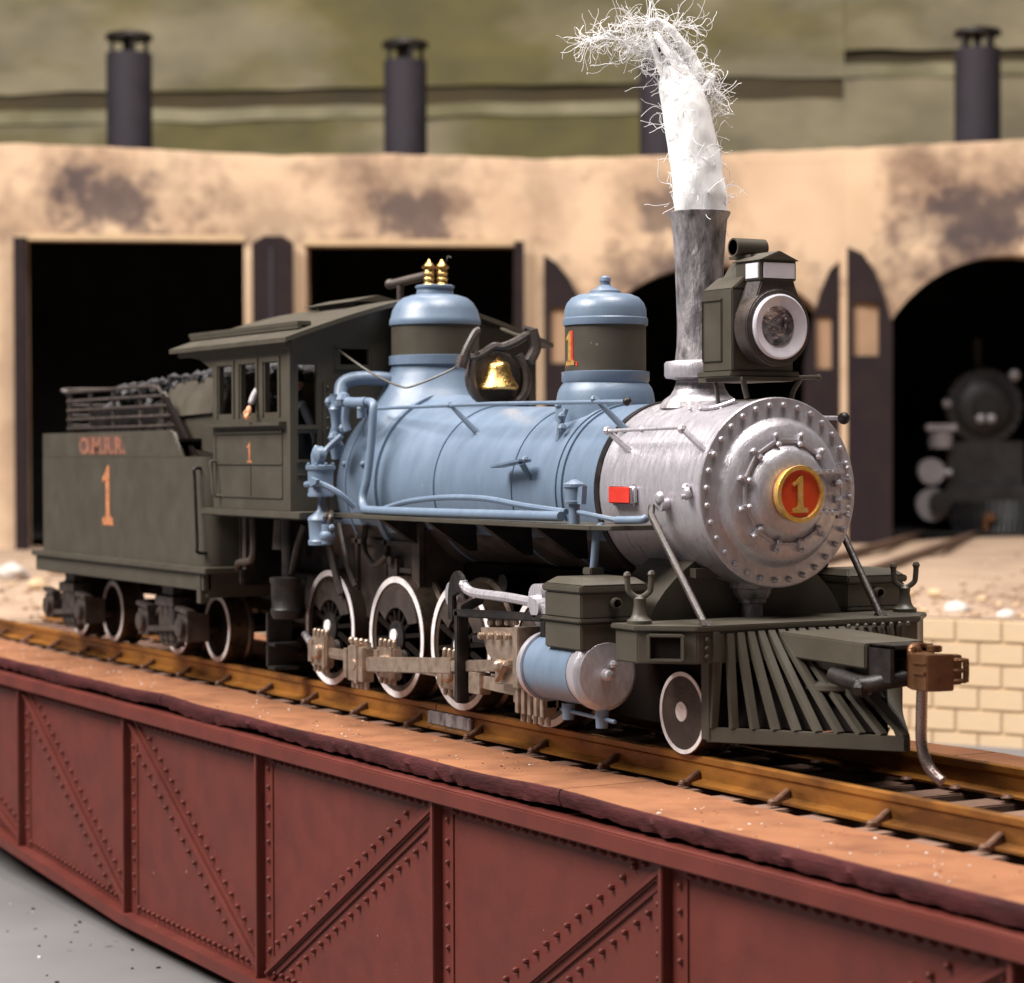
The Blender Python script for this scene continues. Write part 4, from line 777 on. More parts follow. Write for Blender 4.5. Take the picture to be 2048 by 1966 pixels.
def scr(u, v, off=0.0):   # point of the plume from measured offsets right of / above the stack top, off = towards the back
    return Vector((SX, 0, 0))+Vector((math.sin(YAW), math.cos(YAW), 0))*((u-1393)/225.0)+Vector((-math.cos(YAW), math.sin(YAW), 0))*off+Vector((0, 0, 4.64+(420-v)/225.0))
def path_from(pts):
    def f(t):
        k = t*(len(pts)-1); i = min(int(k), len(pts)-2); u = k-i; p0 = pts[max(i-1, 0)]; p1 = pts[i]; p2 = pts[i+1]; p3 = pts[min(i+2, len(pts)-1)]
        g = [0.5*((2*b)+(-a+c)*u+(2*a-5*b+4*c-d)*u*u+(-a+3*b-3*c+d)*u**3) for a, b, c, d in zip(p0, p1, p2, p3)]
        return scr(g[0], g[1], g[2])
    return f
mainp = [(1400, 428, 0), (1394, 385, 0), (1387, 320, 0), (1376, 260, 0), (1365, 205, 0), (1354, 160, .02), (1346, 128, .02)]
W = [.225, .24, .225, .215, .20, .175, .12]
def wf(t):
    k = t*(len(W)-1); i = min(int(k), len(W)-2); return W[i]+(W[i+1]-W[i])*(k-i)
m = MB(); vs, fs = core(path_from(mainp), wf); m.add(vs, fs); m.build('cotton_core', cot, sm, 0, 180)
wisps = [([(1372, 175, .0), (1362, 140, .0), (1345, 112, .0), (1328, 90, .0)], .10), ([(1340, 150, 0), (1320, 118, .02), (1300, 96, .02), (1275, 86, .0), (1255, 78, 0)], .045),
         ([(1385, 160, .03), (1387, 131, .03), (1376, 100, .03), (1352, 70, .03), (1330, 44, .02), (1304, 31, .02), (1291, 46, .02)], .075),
         ([(1330, 160, -.03), (1317, 136, -.02), (1307, 103, -.02), (1295, 70, 0), (1291, 50, 0)], .035), ([(1350, 150, -.08), (1340, 120, -.08), (1322, 90, -.06), (1305, 60, -.05)], .04),
         ([(1392, 180, 0), (1408, 165, .02), (1418, 150, .02), (1412, 140, .02)], .055),
         ([(1262, 102, 0), (1247, 82, 0), (1230, 70, 0), (1205, 56, 0)], .022), ([(1228, 58, 0), (1218, 56, 0), (1206, 54, 0)], .035)]
for pts, r_ in wisps:
    m = MB(); vs, fs = core(path_from(pts), lambda t: r_*(1-.5*t), 14, 26, 3.0, .03); m.add(vs, fs); m.build('cotton_wisp', cot, sm, 0, 180)
fib = MB()
def fibre(p, d_, L, r, curl):
    n = max(6, int(L/.022)); pts = [p.copy()]; q = Vector((rnd.gauss(0, 1), rnd.gauss(0, 1), rnd.gauss(0, 1)))
    for i in range(n):
        q = (q*.82+Vector((rnd.gauss(0, 1), rnd.gauss(0, 1), rnd.gauss(0, 1)))*.55)
        d_ = (d_+q*curl).normalized(); pts.append(pts[-1]+d_*L/n)
    fib.tube(pts, r, 3, smooth=False, cap=False)
def rv(): return Vector((rnd.gauss(0, 1), rnd.gauss(0, 1), rnd.gauss(0, 1))).normalized()
mp = path_from(mainp)
for i in range(260):       # hugging the core
    t = rnd.uniform(.08, 1); a = rnd.uniform(0, 2*PI); c = mp(t); o_ = Vector((math.cos(a), math.sin(a), 0)); p = c+o_*wf(t)*rnd.uniform(.88, 1.02)
    fibre(p, (Vector((-.12, -.06, 1))*rnd.choice((1, -1))-o_*.05+rv()*.2).normalized(), rnd.uniform(.12, .4), .003, .2)
for i in range(30):
    t = rnd.uniform(.1, 1); a = rnd.uniform(0, 2*PI); c = mp(t); o_ = Vector((math.cos(a), math.sin(a), 0)); fibre(c+o_*wf(t), (o_+rv()*.6+Vector((0, 0, .3))).normalized(), rnd.uniform(.2, .5), .0028, .45)
cloud = [([(1370, 160, 0), (1335, 128, 0), (1303, 104, 0), (1272, 86, 0), (1235, 74, 0), (1195, 70, 0), (1165, 78, 0)], [.10, .11, .10, .07, .045, .035, .02], 190),
         ([(1385, 165, 0), (1368, 118, 0), (1338, 80, 0), (1308, 50, 0), (1280, 38, 0)], [.12, .11, .10, .08, .05], 170),
         ([(1265, 100, 0), (1248, 55, 0), (1248, 30, 0)], [.08, .06, .04], 18), ([(1300, 60, 0), (1350, 45, 0), (1375, 40, 0)], [.10, .10, .06], 50),
         ([(1410, 140, 0), (1425, 170, 0), (1432, 215, 0)], [.05, .06, .04], 60), ([(1290, 110, 0), (1262, 60, 0)], [.16, .12], 50)]
for pts, ww, n in cloud:
    pf = path_from(pts)
    for i in range(n):
        t = rnd.random(); k = t*(len(ww)-1); j = min(int(k), len(ww)-2); wd = ww[j]+(ww[j+1]-ww[j])*(k-j)
        dirn = (pf(min(1, t+.02))-pf(max(0, t-.02))).normalized()
        fibre(pf(t)+rv()*wd*rnd.random()**.6, (dirn*rnd.choice((1, -1, 1))+rv()*.5).normalized(), rnd.uniform(.14, .36), rnd.choice((.002, .0026, .0034)), .26)
for (u, v), dd, L in (((1215, 80), (-.3, -1), .5), ((1225, 85), (.2, -1), .6), ((1250, 90), (.3, -.9), .45), ((1170, 72), (-1, -.4), .25), ((1190, 60), (-.5, .9), .25), ((1240, 30), (.1, 1), .3), ((1295, 30), (.4, .8), .35),
                      ((1370, 60), (.8, .6), .5), ((1380, 85), (1, -.1), .5), ((1395, 90), (1, .0), .45), ((1440, 215), (.8, -.2), .35), ((1425, 180), (1, -.5), .5), ((1345, 330), (-1, .2), .25), ((1335, 210), (-.8, -.6), .4),
                      ((1330, 240), (-.4, -1), .35), ((1430, 330), (1, .1), .35), ((1415, 390), (1, .3), .3), ((1330, 400), (-.8, .1), .25), ((1400, 45), (.4, .9), .3), ((1185, 75), (-.9, -.5), .4)):
    for _ in range(2):
        fibre(scr(u+rnd.uniform(-12, 12), v+rnd.uniform(-12, 12), rnd.uniform(-.1, .1)), (Vector((math.sin(YAW), math.cos(YAW), 0))*dd[0]+Vector((0, 0, dd[1]))+rv()*.25).normalized(), L*rnd.uniform(.6, 1.0), .0025, .3)
fib.build('cotton_fibres', cotf, sm, 0, 180, stuff=True)

# ================================================================== ENGINEER
pe = empty('person', (-6.95, -1.15, 1.9), label='tiny engineer in dark overalls leaning a pale grey sleeve out of the cab window', cat='person')
def skin(name, joints, edges, m_, sub=2):
    me = bpy.data.meshes.new(name); me.from_pydata([j[:3] for j in joints], edges, []); o = bpy.data.objects.new(name, me); C.objects.link(o)
    md = o.modifiers.new('skin', 'SKIN'); md.use_smooth_shade = True
    for i, j in enumerate(joints): me.skin_vertices[0].data[i].radius = (j[3], j[3])
    me.skin_vertices[0].data[0].use_root = True
    s_ = o.modifiers.new('sub', 'SUBSURF'); s_.levels = sub; s_.render_levels = sub
    me.materials.append(m_); o.parent = pe; o.matrix_parent_inverse = WM(pe).inverted(); return o
J = [(-6.95, -1.05, 2.45, .15), (-6.95, -1.07, 2.75, .15), (-6.95, -1.09, 3.0, .15), (-6.95, -1.10, 3.10, .06), (-6.93, -1.11, 3.22, .095), (-6.92, -1.11, 3.32, .09),
     (-7.13, -1.12, 3.04, .07), (-7.17, -1.30, 3.12, .055), (-6.78, -1.08, 3.03, .07), (-6.70, -1.0, 2.8, .055), (-6.72, -.95, 2.6, .04), (-6.95, -1.0, 2.2, .1), (-6.9, -.9, 1.95, .07)]
skin('body', J, [(0,1),(1,2),(2,3),(3,4),(4,5),(2,6),(6,7),(2,8),(8,9),(9,10),(0,11),(11,12)], cloth_m)
skin('sleeve', [(-7.16, -1.30, 3.12, .055), (-7.12, -1.46, 3.24, .05), (-7.09, -1.54, 3.14, .042), (-7.07, -1.585, 3.05, .036)], [(0,1),(1,2),(2,3)], sleeve_m)
m = MB(); m.ball((-6.92, -1.11, 3.27), .10, 12, (.9, .8, 1.1)); m.ball((-6.84, -1.13, 3.26), .02, 6); hd = m.build('head', skin_m, pe)
m = MB(); m.lathe([(3.30, .105), (3.36, .11), (3.39, .08), (3.395, .01)], (-6.93, -1.11, 0), 'z', 16); m.box(-6.85, -6.76, -1.18, -1.04, 3.30, 3.315); m.build('cap', cloth_m, pe, .004)
hb = (-7.055, -1.605, 2.995)
J = [(*hb, .034), (-7.045, -1.62, 2.955, .034)]; Ed = [(0, 1)]
hand = MB(); hand.ball((-7.055, -1.61, 2.985), .045, 10, (1.0, .7, 1.3))
for k, (dx, L) in enumerate(((-.032, .062), (-.011, .072), (.011, .068), (.032, .052))):
    hand.tube([(-7.055+dx, -1.625, 2.955), (-7.055+dx*1.1, -1.645, 2.955-L*.5), (-7.055+dx*1.1, -1.635, 2.955-L*.85), (-7.055+dx, -1.615, 2.955-L)], .0105, 8)
hand.tube([(-7.095, -1.615, 3.0), (-7.118, -1.63, 2.975), (-7.115, -1.64, 2.945)], .0125, 8)
hand.build('hand', skin_m, pe)

# ================================================================== TURNTABLE BRIDGE
BC = -5.78
br = empty('turntable_bridge', (BC, 0, -3.1), label='oxide red riveted girder turntable bridge with orange plank deck carrying the track', cat='turntable')
XA, XB = -21.6, 10.0
def gz(x):   # lower edge of the fish-bellied girder
    t = abs(x-BC)
    pts = [(0, -2.95), (4.0, -2.93), (8.9, -2.66), (12.5, -2.30), (15.8, -1.9)]
    for (a, za), (b, zb) in zip(pts, pts[1:]):
        if t <= b: return za+(zb-za)*(t-a)/(b-a)
    return -1.9
xs = [XA+i*(XB-XA)/64 for i in range(65)]
for s in (-1, 1):
    g = MB(); yf, yb = s*2.0, s*1.9
    g.prism([(x, gz(x)) for x in xs]+[(XB, -.5), (XA, -.5)], [], 1.90, 2.0, lambda a, b, t: (a, s*t, b))
    gw = g.build('girder', girder_m, br, 0, 30)
    o = MB(); y0, y1 = sorted((s*2.16, s*1.75)); o.box(XA, XB, y0, y1, -.60, -.445); o.build('top_flange', girder_m, gw, .015)
    o = MB()
    for a, b in zip(xs, xs[1:]): o.hexa([(a,y0,gz(a)-.13),(b,y0,gz(b)-.13),(b,y1,gz(b)-.13),(a,y1,gz(a)-.13),(a,y0,gz(a)),(b,y0,gz(b)),(b,y1,gz(b)),(a,y1,gz(a))])
    o.build('bottom_flange', girder_m, gw, 0, 30)
    ribs = [BC+3.97*k for k in range(-4, 5)][:]; ribs = [BC-11.9-3.9, -13.80, -9.76, BC, -1.80, 1.95, 5.88, 9.75]
    for x in ribs:
        MB().box(x-.03, x+.03, min(s*2.0, s*2.11), max(s*2.0, s*2.11), gz(x)+.0, -.601).build('rib', girder_m, gw, .008)
        MB().box(x-.24, x-.031, min(s*1.999, s*2.014), max(s*1.999, s*2.014), gz(x), -.601).build('rib_angle', girder_m, gw, .004)
        MB().box(x+.031, x+.24, min(s*1.999, s*2.014), max(s*1.999, s*2.014), gz(x), -.601).build('rib_angle', girder_m, gw, .004)
    rv_ = MB()
    def rivet(x, z):
        rv_.lathe([(s*2.0, .028), (s*2.025, .027), (s*2.042, .018), (s*2.048, .006)], (x, 0, z), 'y', 7)
    for i in range(len(ribs)-1):
        a, b = ribs[i], ribs[i+1]; down = (a+b)/2 < BC
        p0 = (a+.06, -.66) if down else (b-.06, -.66); p1 = (b-.10, gz(b-.1)+.06) if down else (a+.10, gz(a+.1)+.06)
        v0 = Vector((p0[0], s*2.012, p0[1])); v1 = Vector((p1[0], s*2.012, p1[1]))
        MB().beam(v0, v1, .20, .022, (0, 1, 0)).build('diagonal_brace', girder_m, gw, .006)
        off = Vector((0, s*.028, 0)); MB().beam(v0+off, v1+off, .07, .05, (0, 1, 0)).build('brace_ridge', girder_m, gw, .02)
        dv = (v1-v0); L_ = dv.length; dv.normalize(); nn = Vector((-dv.z, 0, dv.x)); n = int(L_/.20)
        for k in range(1, n):
            for sd_ in (-1, 1):
                p = v0+dv*(k*L_/n)+nn*sd_*.19
                if a+.15 < p.x < b-.15 and p.z > gz(p.x)+.12 and p.z < -.7: rivet(p.x, p.z)
        for xx in (a+.15, b-.15):
            z = -.75
            while z > gz(xx)+.1: rivet(xx, z); z -= .19
        xx = a+.3
        while xx < b-.2: rivet(xx, gz(xx)+.10); xx += .155
        xx = a+.3
        while xx < b-.2: rivet(xx, -.66); xx += .155
    rv_.build('rivets', girder_m, gw, 0, 40, stuff=True)
# planks with ragged outer edges
def plank(xa, xb, s, yo, yi):
    n = int((xb-xa)/.05); vs = []; fs = []; mi = []
    o = MB()
    for i in range(n+1):
        x = xa+(xb-xa)*i/n
        w1 = .03*noise.noise(Vector((x*.7, 3*s, 0)))+.014*noise.noise(Vector((x*5, 1, 0)))+.008*noise.noise(Vector((x*17, 1, 3))); w2 = .045*noise.noise(Vector((x*.6, 7, 0)))+.02*noise.noise(Vector((x*5, 9, 0))); w3 = .03*noise.noise(Vector((x*7, 4, 2)))+.02*noise.noise(Vector((x*19, 4, 6)))
        zt = -.255+.012*noise.noise(Vector((x*.5, 5*s, 1)))+(.025*math.exp(-(min(x-xa, xb-x)/.8)**2))
        yo_ = s*(yo+w1); mid = s*(yo+.012+w3)
        for p in ((x, s*yi+.02*noise.noise(Vector((x*9, 0, 5))), zt+.004), (x, yo_-.012*s, zt), (x, yo_, zt-.012), (x, mid, zt-.07), (x, s*(yo-.015)+w3, zt-.15+w2), (x, s*yi, zt-.15)): vs.append(p)
    for i in range(n):
        for k in range(6):
            a = i*6+k; b = i*6+(k+1) % 6; fs.append((a, b, b+6, a+6)); mi.append(0 if k == 0 else 1)
    fs.append(tuple(range(6))); fs.append(tuple(range(n*6, n*6+6))); mi += [1, 1]
    o.v = vs; o.f = fs; o.mi = mi; return o.build('deck_plank', [deck_m, edge_m], br, 0, 50)
js = [-21.8, -17.3, -8.62, .37, 9.35, 10.1]
for a, b in zip(js, js[1:]):
    plank(a+.008, b-.008, -1, 2.05, 1.16); plank(a+.008, b-.008, 1, 2.58, 1.16)
MB().box(XA, XB, -2.0, 2.4, -.62, -.52).build('deck_shade_sheet', under_m, br)  # added black sheet, stands in for the dark void under the ties
# ties
t0 = MB().box(-.16, .16, -1.22, 1.22, -.43, -.262).build('tie', tie_m, br, .012, local=False)
xs_t = [-21.3+.627*i for i in range(51)]
for i, x in enumerate(xs_t):
    o = t0 if i == 0 else t0.copy()
    if i: C.objects.link(o)
    o.location = (x+random.uniform(-.02, .02), random.uniform(-.03, .03), random.uniform(-.008, 0)); o.rotation_euler = (0, 0, random.uniform(-.02, .02))
# rails
def railp(s, x0, x1):
    c = s*.865; pr = [(-.12, -.235), (.12, -.235), (.12, -.215), (.022, -.19), (.018, -.075), (.038, -.055), (.038, -.008), (.03, 0), (-.03, 0), (-.038, -.008), (-.038, -.055), (-.018, -.075), (-.022, -.19), (-.12, -.215)]
    o = MB(); o.prism(pr, [], x0, x1, lambda a, b, t: (t, c+a, b))
    return o.build('rail', rail_m, br, 0, 30)
railp(-1, XA, -4.02); railp(-1, -4.0, XB); railp(1, XA, XB)
MB().box(-4.15, -3.25, -.93, -.885, -.20, -.07).build('rail_joiner', silver_d, br, .01)
b0 = MB(); b0.hexa([(-.035,-1.09,-.245),(.035,-1.09,-.245),(.035,-.90,-.235),(-.035,-.90,-.235),(-.03,-1.06,-.215),(.03,-1.06,-.215),(.03,-.895,-.115),(-.03,-.895,-.115)]); b0.ball((0, -1.05, -.215), .042, 8, (1, 1, .7)); b0 = b0.build('rail_brace', clip_m, br, .008)
i = 0
for s in (1, -1):
    for k in range(26):
        x = -21.9+1.253*k
        if not XA < x < XB: continue
        o = b0 if i == 0 else b0.copy()
        if i: C.objects.link(o)
        o.location = (x+random.uniform(-.02, .02), 0, 0); o.rotation_euler = (0, 0, 0 if s == 1 else PI); i += 1
sp = MB(); sp.ball((0, -.72, -.225), .04, 8, (1.2, 1.6, .7)); sp = sp.build('spike', clip_m, br)
i = 0
for s in (0, PI):
    for x in xs_t:
        o = sp if i == 0 else sp.copy()
        if i: C.objects.link(o)
        o.location = (x+.1, 0, 0); o.rotation_euler = (0, 0, s); i += 1

# ================================================================== THE PIT, GROUND, ROUNDHOUSE
PR = 16.0; GZ = -.28; LZ = -2.35; FZ = -3.25
n = 64
fl = MB().box(-60, 60, -70, 30, FZ-.1, FZ).build('pit_floor', floor_m); tag(fl, kind='structure')
f0 = Vector((-math.cos(YAW), math.sin(YAW), 0)); r0 = Vector((math.sin(YAW), math.cos(YAW), 0)); CG = Vector((CAM.x, CAM.y, 0))
# ground behind the pit: ring sector from the pit rim outwards
g = MB(); A0, A1 = R(25), R(182); NA, NR = 120, 40; vs = []; fs = []
for j in range(NR+1):
    rr = PR+.35+(j/NR)**1.5*110
    for i_ in range(NA+1):
        a = A0+(A1-A0)*i_/NA; p = Vector((BC+rr*math.cos(a), rr*math.sin(a), 0))
        am = min(1, (rr-PR-.35)/6); z = GZ+am*(.16*noise.noise(p*.12)+.07*noise.noise(p*.5)); vs.append((p.x, p.y, z))
for j in range(NR):
    for i_ in range(NA): fs.append((j*(NA+1)+i_, (j+1)*(NA+1)+i_, (j+1)*(NA+1)+i_+1, j*(NA+1)+i_+1))
g.add(vs, fs); go = g.build('ground', ground_m, None, 0, 180); tag(go, kind='structure')
lg = MB(); lg.lathe([(FZ, PR-1.0), (LZ-.02, PR-1.0), (LZ-.02, PR+.3)], (BC, 0, 0), 'z', 96, a0=A0, a1=A1); lo_ = lg.build('pit_ledge', floor_m); tag(lo_, kind='structure')
# brick pit wall
pw = empty('pit_wall', (BC, PR, LZ), label='curved tan brick retaining wall around the far side of the turntable pit', cat='wall')
m = MB(); m.lathe([(LZ-.05, PR+.08), (GZ-.02, PR+.08), (GZ-.02, PR+.36), (LZ-.05, PR+.36)], (BC, 0, 0), 'z', 160, a0=A0, a1=A1); m.build('wall_backing', mortar_m, pw)
cH, cL = (GZ-LZ)/5.5, .80
bk = MB(); bk.box(-cL/2+.013, cL/2-.013, -.03, .12, -cH/2+.013, cH/2-.013); bk = bk.build('brick', brick_m, pw, .02)
ang_c = math.atan2(11.5, -4.8)   # direction of the stretch of wall in view
cnt = 0; rb_ = random.Random(5)
for c in range(6):
    z = GZ-cH*(c+.5)-.001
    for k in range(-24, 25):
        a = ang_c+(k+(.5 if c % 2 else 0))*cL/PR
        if not A0+.03 < a < A1-.03: continue
        o = bk if cnt == 0 else bk.copy()
        if cnt: C.objects.link(o)
        pos = Vector((BC+(PR+.07+rb_.uniform(-.008, .008))*math.cos(a), (PR+.07)*math.sin(a), z))
        o.parent = pw; o.matrix_parent_inverse = WM(pw).inverted(); o.location = pos; o.rotation_euler = (0, 0, a-PI/2); cnt += 1
        if cnt >= 295: break

# roundhouse frame: x to the right as seen, y away, z up
RD = 72.2; K = 4745.1/RD
rh = empty('roundhouse', CG+f0*RD+Vector((0, 0, GZ)), math.atan2(r0.y, r0.x), label='long tan plastered roundhouse with square and arched engine doors and soot stains', cat='building')
def PXc(u): return (u-1024)/K
def PZc(v): return 2.508+(906.3-v)/K-GZ
KX = [PXc(u) for u in (-420, 556, 1087, 1690, 2350)]; KY = [-2.6, -.6, 0, -.3, -2.0]
def bend(x):
    for (a, b), (c, d_) in zip(zip(KX, KX[1:]), zip(KY, KY[1:])):
        if x <= b: return c+(d_-c)*(x-a)/(b-a)
    return KY[-1]
plaster = mat('tan_plaster', (0.60, 0.435, 0.29), 0.9, 0, 0.05, 0.25, 0.4, 2.5, col2=(0.50, 0.335, 0.215), mix=0.6, ms=0.35)
nt = plaster.node_tree; N = nt.nodes; L = nt.links; bs_ = N['Principled BSDF']
cur = bs_.inputs['Base Color'].links[0].from_socket
tc = N.new('ShaderNodeTexCoord'); sx = N.new('ShaderNodeSeparateXYZ'); L.new(tc.outputs['Object'], sx.inputs[0])
nz = N.new('ShaderNodeTexNoise'); nz.inputs['Scale'].default_value = .55; nz.inputs['Detail'].default_value = 5; L.new(tc.outputs['Object'], nz.inputs['Vector'])
nz2 = N.new('ShaderNodeTexNoise'); nz2.inputs['Scale'].default_value = 2.2; nz2.inputs['Detail'].default_value = 4; L.new(tc.outputs['Object'], nz2.inputs['Vector'])
def mth(op, a, b=None, clamp=False):
    n_ = N.new('ShaderNodeMath'); n_.operation = op; n_.use_clamp = clamp
    for i_, x_ in enumerate((a, b)):
        if x_ is None: continue
        if isinstance(x_, (int, float)): n_.inputs[i_].default_value = x_
        else: L.new(x_, n_.inputs[i_])
    return n_.outputs[0]
def stain(cur, u, v, wu, wv, col, strength, hard):
    a = mth('ABSOLUTE', mth('DIVIDE', mth('SUBTRACT', sx.outputs[0], PXc(u)), wu/K)); b = mth('ABSOLUTE', mth('DIVIDE', mth('SUBTRACT', sx.outputs[2], PZc(v)), wv/K))
    if hard: d_ = mth('MAXIMUM', a, b)
    else: d_ = mth('SQRT', mth('ADD', mth('MULTIPLY', a, a), mth('MULTIPLY', b, b)))
    d_ = mth('ADD', d_, mth('MULTIPLY', mth('SUBTRACT', nz.outputs['Fac'], .5), 1.5 if hard else 2.2)); d_ = mth('ADD', d_, mth('MULTIPLY', mth('SUBTRACT', nz2.outputs['Fac'], .5), .9))
    mr = N.new('ShaderNodeMapRange'); mr.inputs[1].default_value = 1.2 if hard else 1.25; mr.inputs[2].default_value = .75 if hard else .15; mr.inputs[3].default_value = 0; mr.inputs[4].default_value = strength
    L.new(d_, mr.inputs[0]); c = N.new('ShaderNodeMix'); c.data_type = 'RGBA'; c.inputs[7].default_value = (*col, 1); L.new(cur, c.inputs[6]); L.new(mr.outputs[0], c.inputs[0]); return c.outputs[2]
br_ = (.12, .07, .05); gy = (.065, .048, .05)
for a in ((240, 395, 170, 110, br_, .75, 0), (830, 400, 150, 110, br_, .7, 0), (690, 350, 90, 50, br_, .45, 0), (1330, 400, 130, 110, br_, .6, 0), (1960, 400, 190, 130, br_, .75, 0), (1400, 600, 250, 120, br_, .8, 0), (2000, 610, 280, 150, br_, .9, 0), (1330, 560, 110, 60, gy, .6, 0), (1890, 480, 120, 70, gy, .7, 0), (560, 440, 120, 60, br_, .45, 0), (1100, 400, 70, 90, br_, .35, 0),
          (240, 412, 84, 62, gy, .8, 1), (828, 436, 64, 46, gy, .75, 1), (1965, 440, 90, 54, gy, .8, 1), (1340, 430, 60, 45, gy, .6, 1), (170, 380, 60, 50, gy, .5, 0), (900, 400, 60, 40, br_, .5, 0), (620, 345, 50, 20, br_, .5, 0), (1840, 350, 60, 60, br_, .5, 0), (280, 480, 300, 22, br_, .5, 0), (820, 490, 260, 18, br_, .5, 0), (35, 700, 30, 400, br_, .35, 0)):
    cur = stain(cur, *a)
L.new(cur, bs_.inputs['Base Color'])
def arch(u0, u1, vs_, vtop, n=18, vb=1200):
    w_ = (u1-u0)/2; rise = vs_-vtop; r_ = (w_*w_+rise*rise)/(2*rise); cu_ = (u0+u1)/2; cv = vtop+r_; a = math.asin(min(1, w_/r_))
    pts = [(PXc(u0), PZc(vb)), (PXc(u1), PZc(vb))]
    for i_ in range(n+1):
        t = a-2*a*i_/n; pts.append((PXc(cu_+r_*math.sin(t)), PZc(cv-r_*math.cos(t))))
    return pts
openings = {0: [rect(PXc(65), PXc(496), 0, PZc(482)), rect(PXc(-330), PXc(4), 0, PZc(870))], 1: [rect(PXc(617), PXc(1030), 0, PZc(490))], 2: [], 3: []}
rnd2 = random.Random(9)
tops = {-420: 296, 0: 300, 250: 306, 556: 318, 800: 314, 1087: 322, 1300: 318, 1690: 306, 1900: 300, 2350: 292}
tk = sorted(tops)
def topv(u):
    for a, b in zip(tk, tk[1:]):
        if u <= b: return tops[a]+(tops[b]-tops[a])*(u-a)/(b-a)+3*noise.noise(Vector((u*.02, 0, 0)))
    return 292
US = (-420, 556, 1087, 1690, 2350)
for i_ in range(4):
    ua, ub = US[i_], US[i_+1]
    topl = [(PXc(ub-(ub-ua)*k/24), PZc(topv(ub-(ub-ua)*k/24))) for k in range(25)]
    bz = 0
    if i_ == 0: low = [(PXc(ua), 0), (PXc(-330), 0), (PXc(-330), PZc(870)), (PXc(4), PZc(870)), (PXc(4), 0), (PXc(65), 0), (PXc(65), PZc(482)), (PXc(496), PZc(482)), (PXc(496), 0), (PXc(ub), 0)]
    elif i_ == 1: low = [(PXc(ua), 0), (PXc(617), 0), (PXc(617), PZc(490)), (PXc(1030), PZc(490)), (PXc(1030), 0), (PXc(ub), 0)]
    else:
        ar = arch(1210, 1640, 628, 532) if i_ == 2 else arch(1773, 2237, 653, 520)
        low = [(PXc(ua), 0), (ar[0][0], 0)]+list(reversed(ar[2:]))+[(ar[1][0], 0), (PXc(ub), 0)]
    m = MB(); m.prism(low+topl, [], 0, 1.3, lambda a, b, t: (a, bend(a)+t, b)); m.build('wall', plaster, rh, .12 if False else 0, 30, local=True)
    m = MB()
    for k in range(24):
        (xa, za), (xb_, zb) = topl[k], topl[k+1]; m.hexa([(xb_, bend(xb_)-.012, zb-.3), (xa, bend(xa)-.012, za-.3), (xa, bend(xa)+1.3, za-.25), (xb_, bend(xb_)+1.3, zb-.25), (xb_, bend(xb_)+.12, zb+.05), (xa, bend(xa)+.12, za+.05), (xa, bend(xa)+1.3, za+.05), (xb_, bend(xb_)+1.3, zb+.05)])
    m.build('coping', plaster, rh, 0, 60, local=True)
XL, XR = KX[0], KX[-1]
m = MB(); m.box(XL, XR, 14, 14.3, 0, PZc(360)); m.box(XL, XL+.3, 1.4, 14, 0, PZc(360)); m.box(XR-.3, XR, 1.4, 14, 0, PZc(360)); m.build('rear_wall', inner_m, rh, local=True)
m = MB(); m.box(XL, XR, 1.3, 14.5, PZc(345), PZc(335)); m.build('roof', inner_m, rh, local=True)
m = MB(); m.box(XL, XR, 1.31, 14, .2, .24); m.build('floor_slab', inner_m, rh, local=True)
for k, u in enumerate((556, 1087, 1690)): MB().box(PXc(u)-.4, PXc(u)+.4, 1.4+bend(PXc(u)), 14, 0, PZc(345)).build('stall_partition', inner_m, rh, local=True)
# chimneys
for u, vt in ((230, 72), (805, 90), (1340, 95), (1997, 70)):
    x = PXc(u); zt = PZc(vt); r_ = .72 if u != 805 else .68; o = MB(); yy = 3.2
    o.lathe([(PZc(345), r_), (zt, r_), (zt, r_-.1), (zt-.5, r_-.12)], (x, yy, 0), 'z', 28); c0 = o.build('chimney', chim_m, rh, local=True)
    o = MB()
    for k in range(4): a = k*PI/2+.4; o.cyl((x+.55*math.cos(a), yy+.55*math.sin(a), zt), (x+.55*math.cos(a), yy+.55*math.sin(a), zt+.5), .07, n=8)
    o.cyl((x, yy, zt-.3), (x, yy, zt+.5), .12, n=8); o.lathe([(zt+.45, .74), (zt+.52, .76), (zt+.62, .70), (zt+.72, .3), (zt+.74, .02)], (x, yy, 0), 'z', 24); o.build('chimney_cap', black, c0, local=True)
# doors
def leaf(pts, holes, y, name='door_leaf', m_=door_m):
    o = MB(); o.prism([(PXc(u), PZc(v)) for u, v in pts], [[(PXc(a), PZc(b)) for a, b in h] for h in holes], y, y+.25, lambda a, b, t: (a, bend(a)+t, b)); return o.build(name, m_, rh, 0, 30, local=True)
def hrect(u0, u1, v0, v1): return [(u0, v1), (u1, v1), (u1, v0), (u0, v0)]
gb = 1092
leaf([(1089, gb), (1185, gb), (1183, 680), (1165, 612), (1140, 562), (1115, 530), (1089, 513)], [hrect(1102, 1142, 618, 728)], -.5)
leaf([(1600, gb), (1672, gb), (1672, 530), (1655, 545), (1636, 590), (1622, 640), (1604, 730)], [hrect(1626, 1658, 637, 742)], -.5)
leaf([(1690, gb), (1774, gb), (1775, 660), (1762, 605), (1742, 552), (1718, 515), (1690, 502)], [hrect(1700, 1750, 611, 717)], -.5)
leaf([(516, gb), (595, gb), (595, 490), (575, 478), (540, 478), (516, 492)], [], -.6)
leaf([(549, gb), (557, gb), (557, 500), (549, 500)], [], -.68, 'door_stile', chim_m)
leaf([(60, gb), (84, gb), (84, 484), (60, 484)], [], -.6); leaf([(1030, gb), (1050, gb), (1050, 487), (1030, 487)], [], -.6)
leaf([(1673, gb), (1688, gb), (1688, 500), (1673, 520)], [], -.45, 'door_post', plaster)
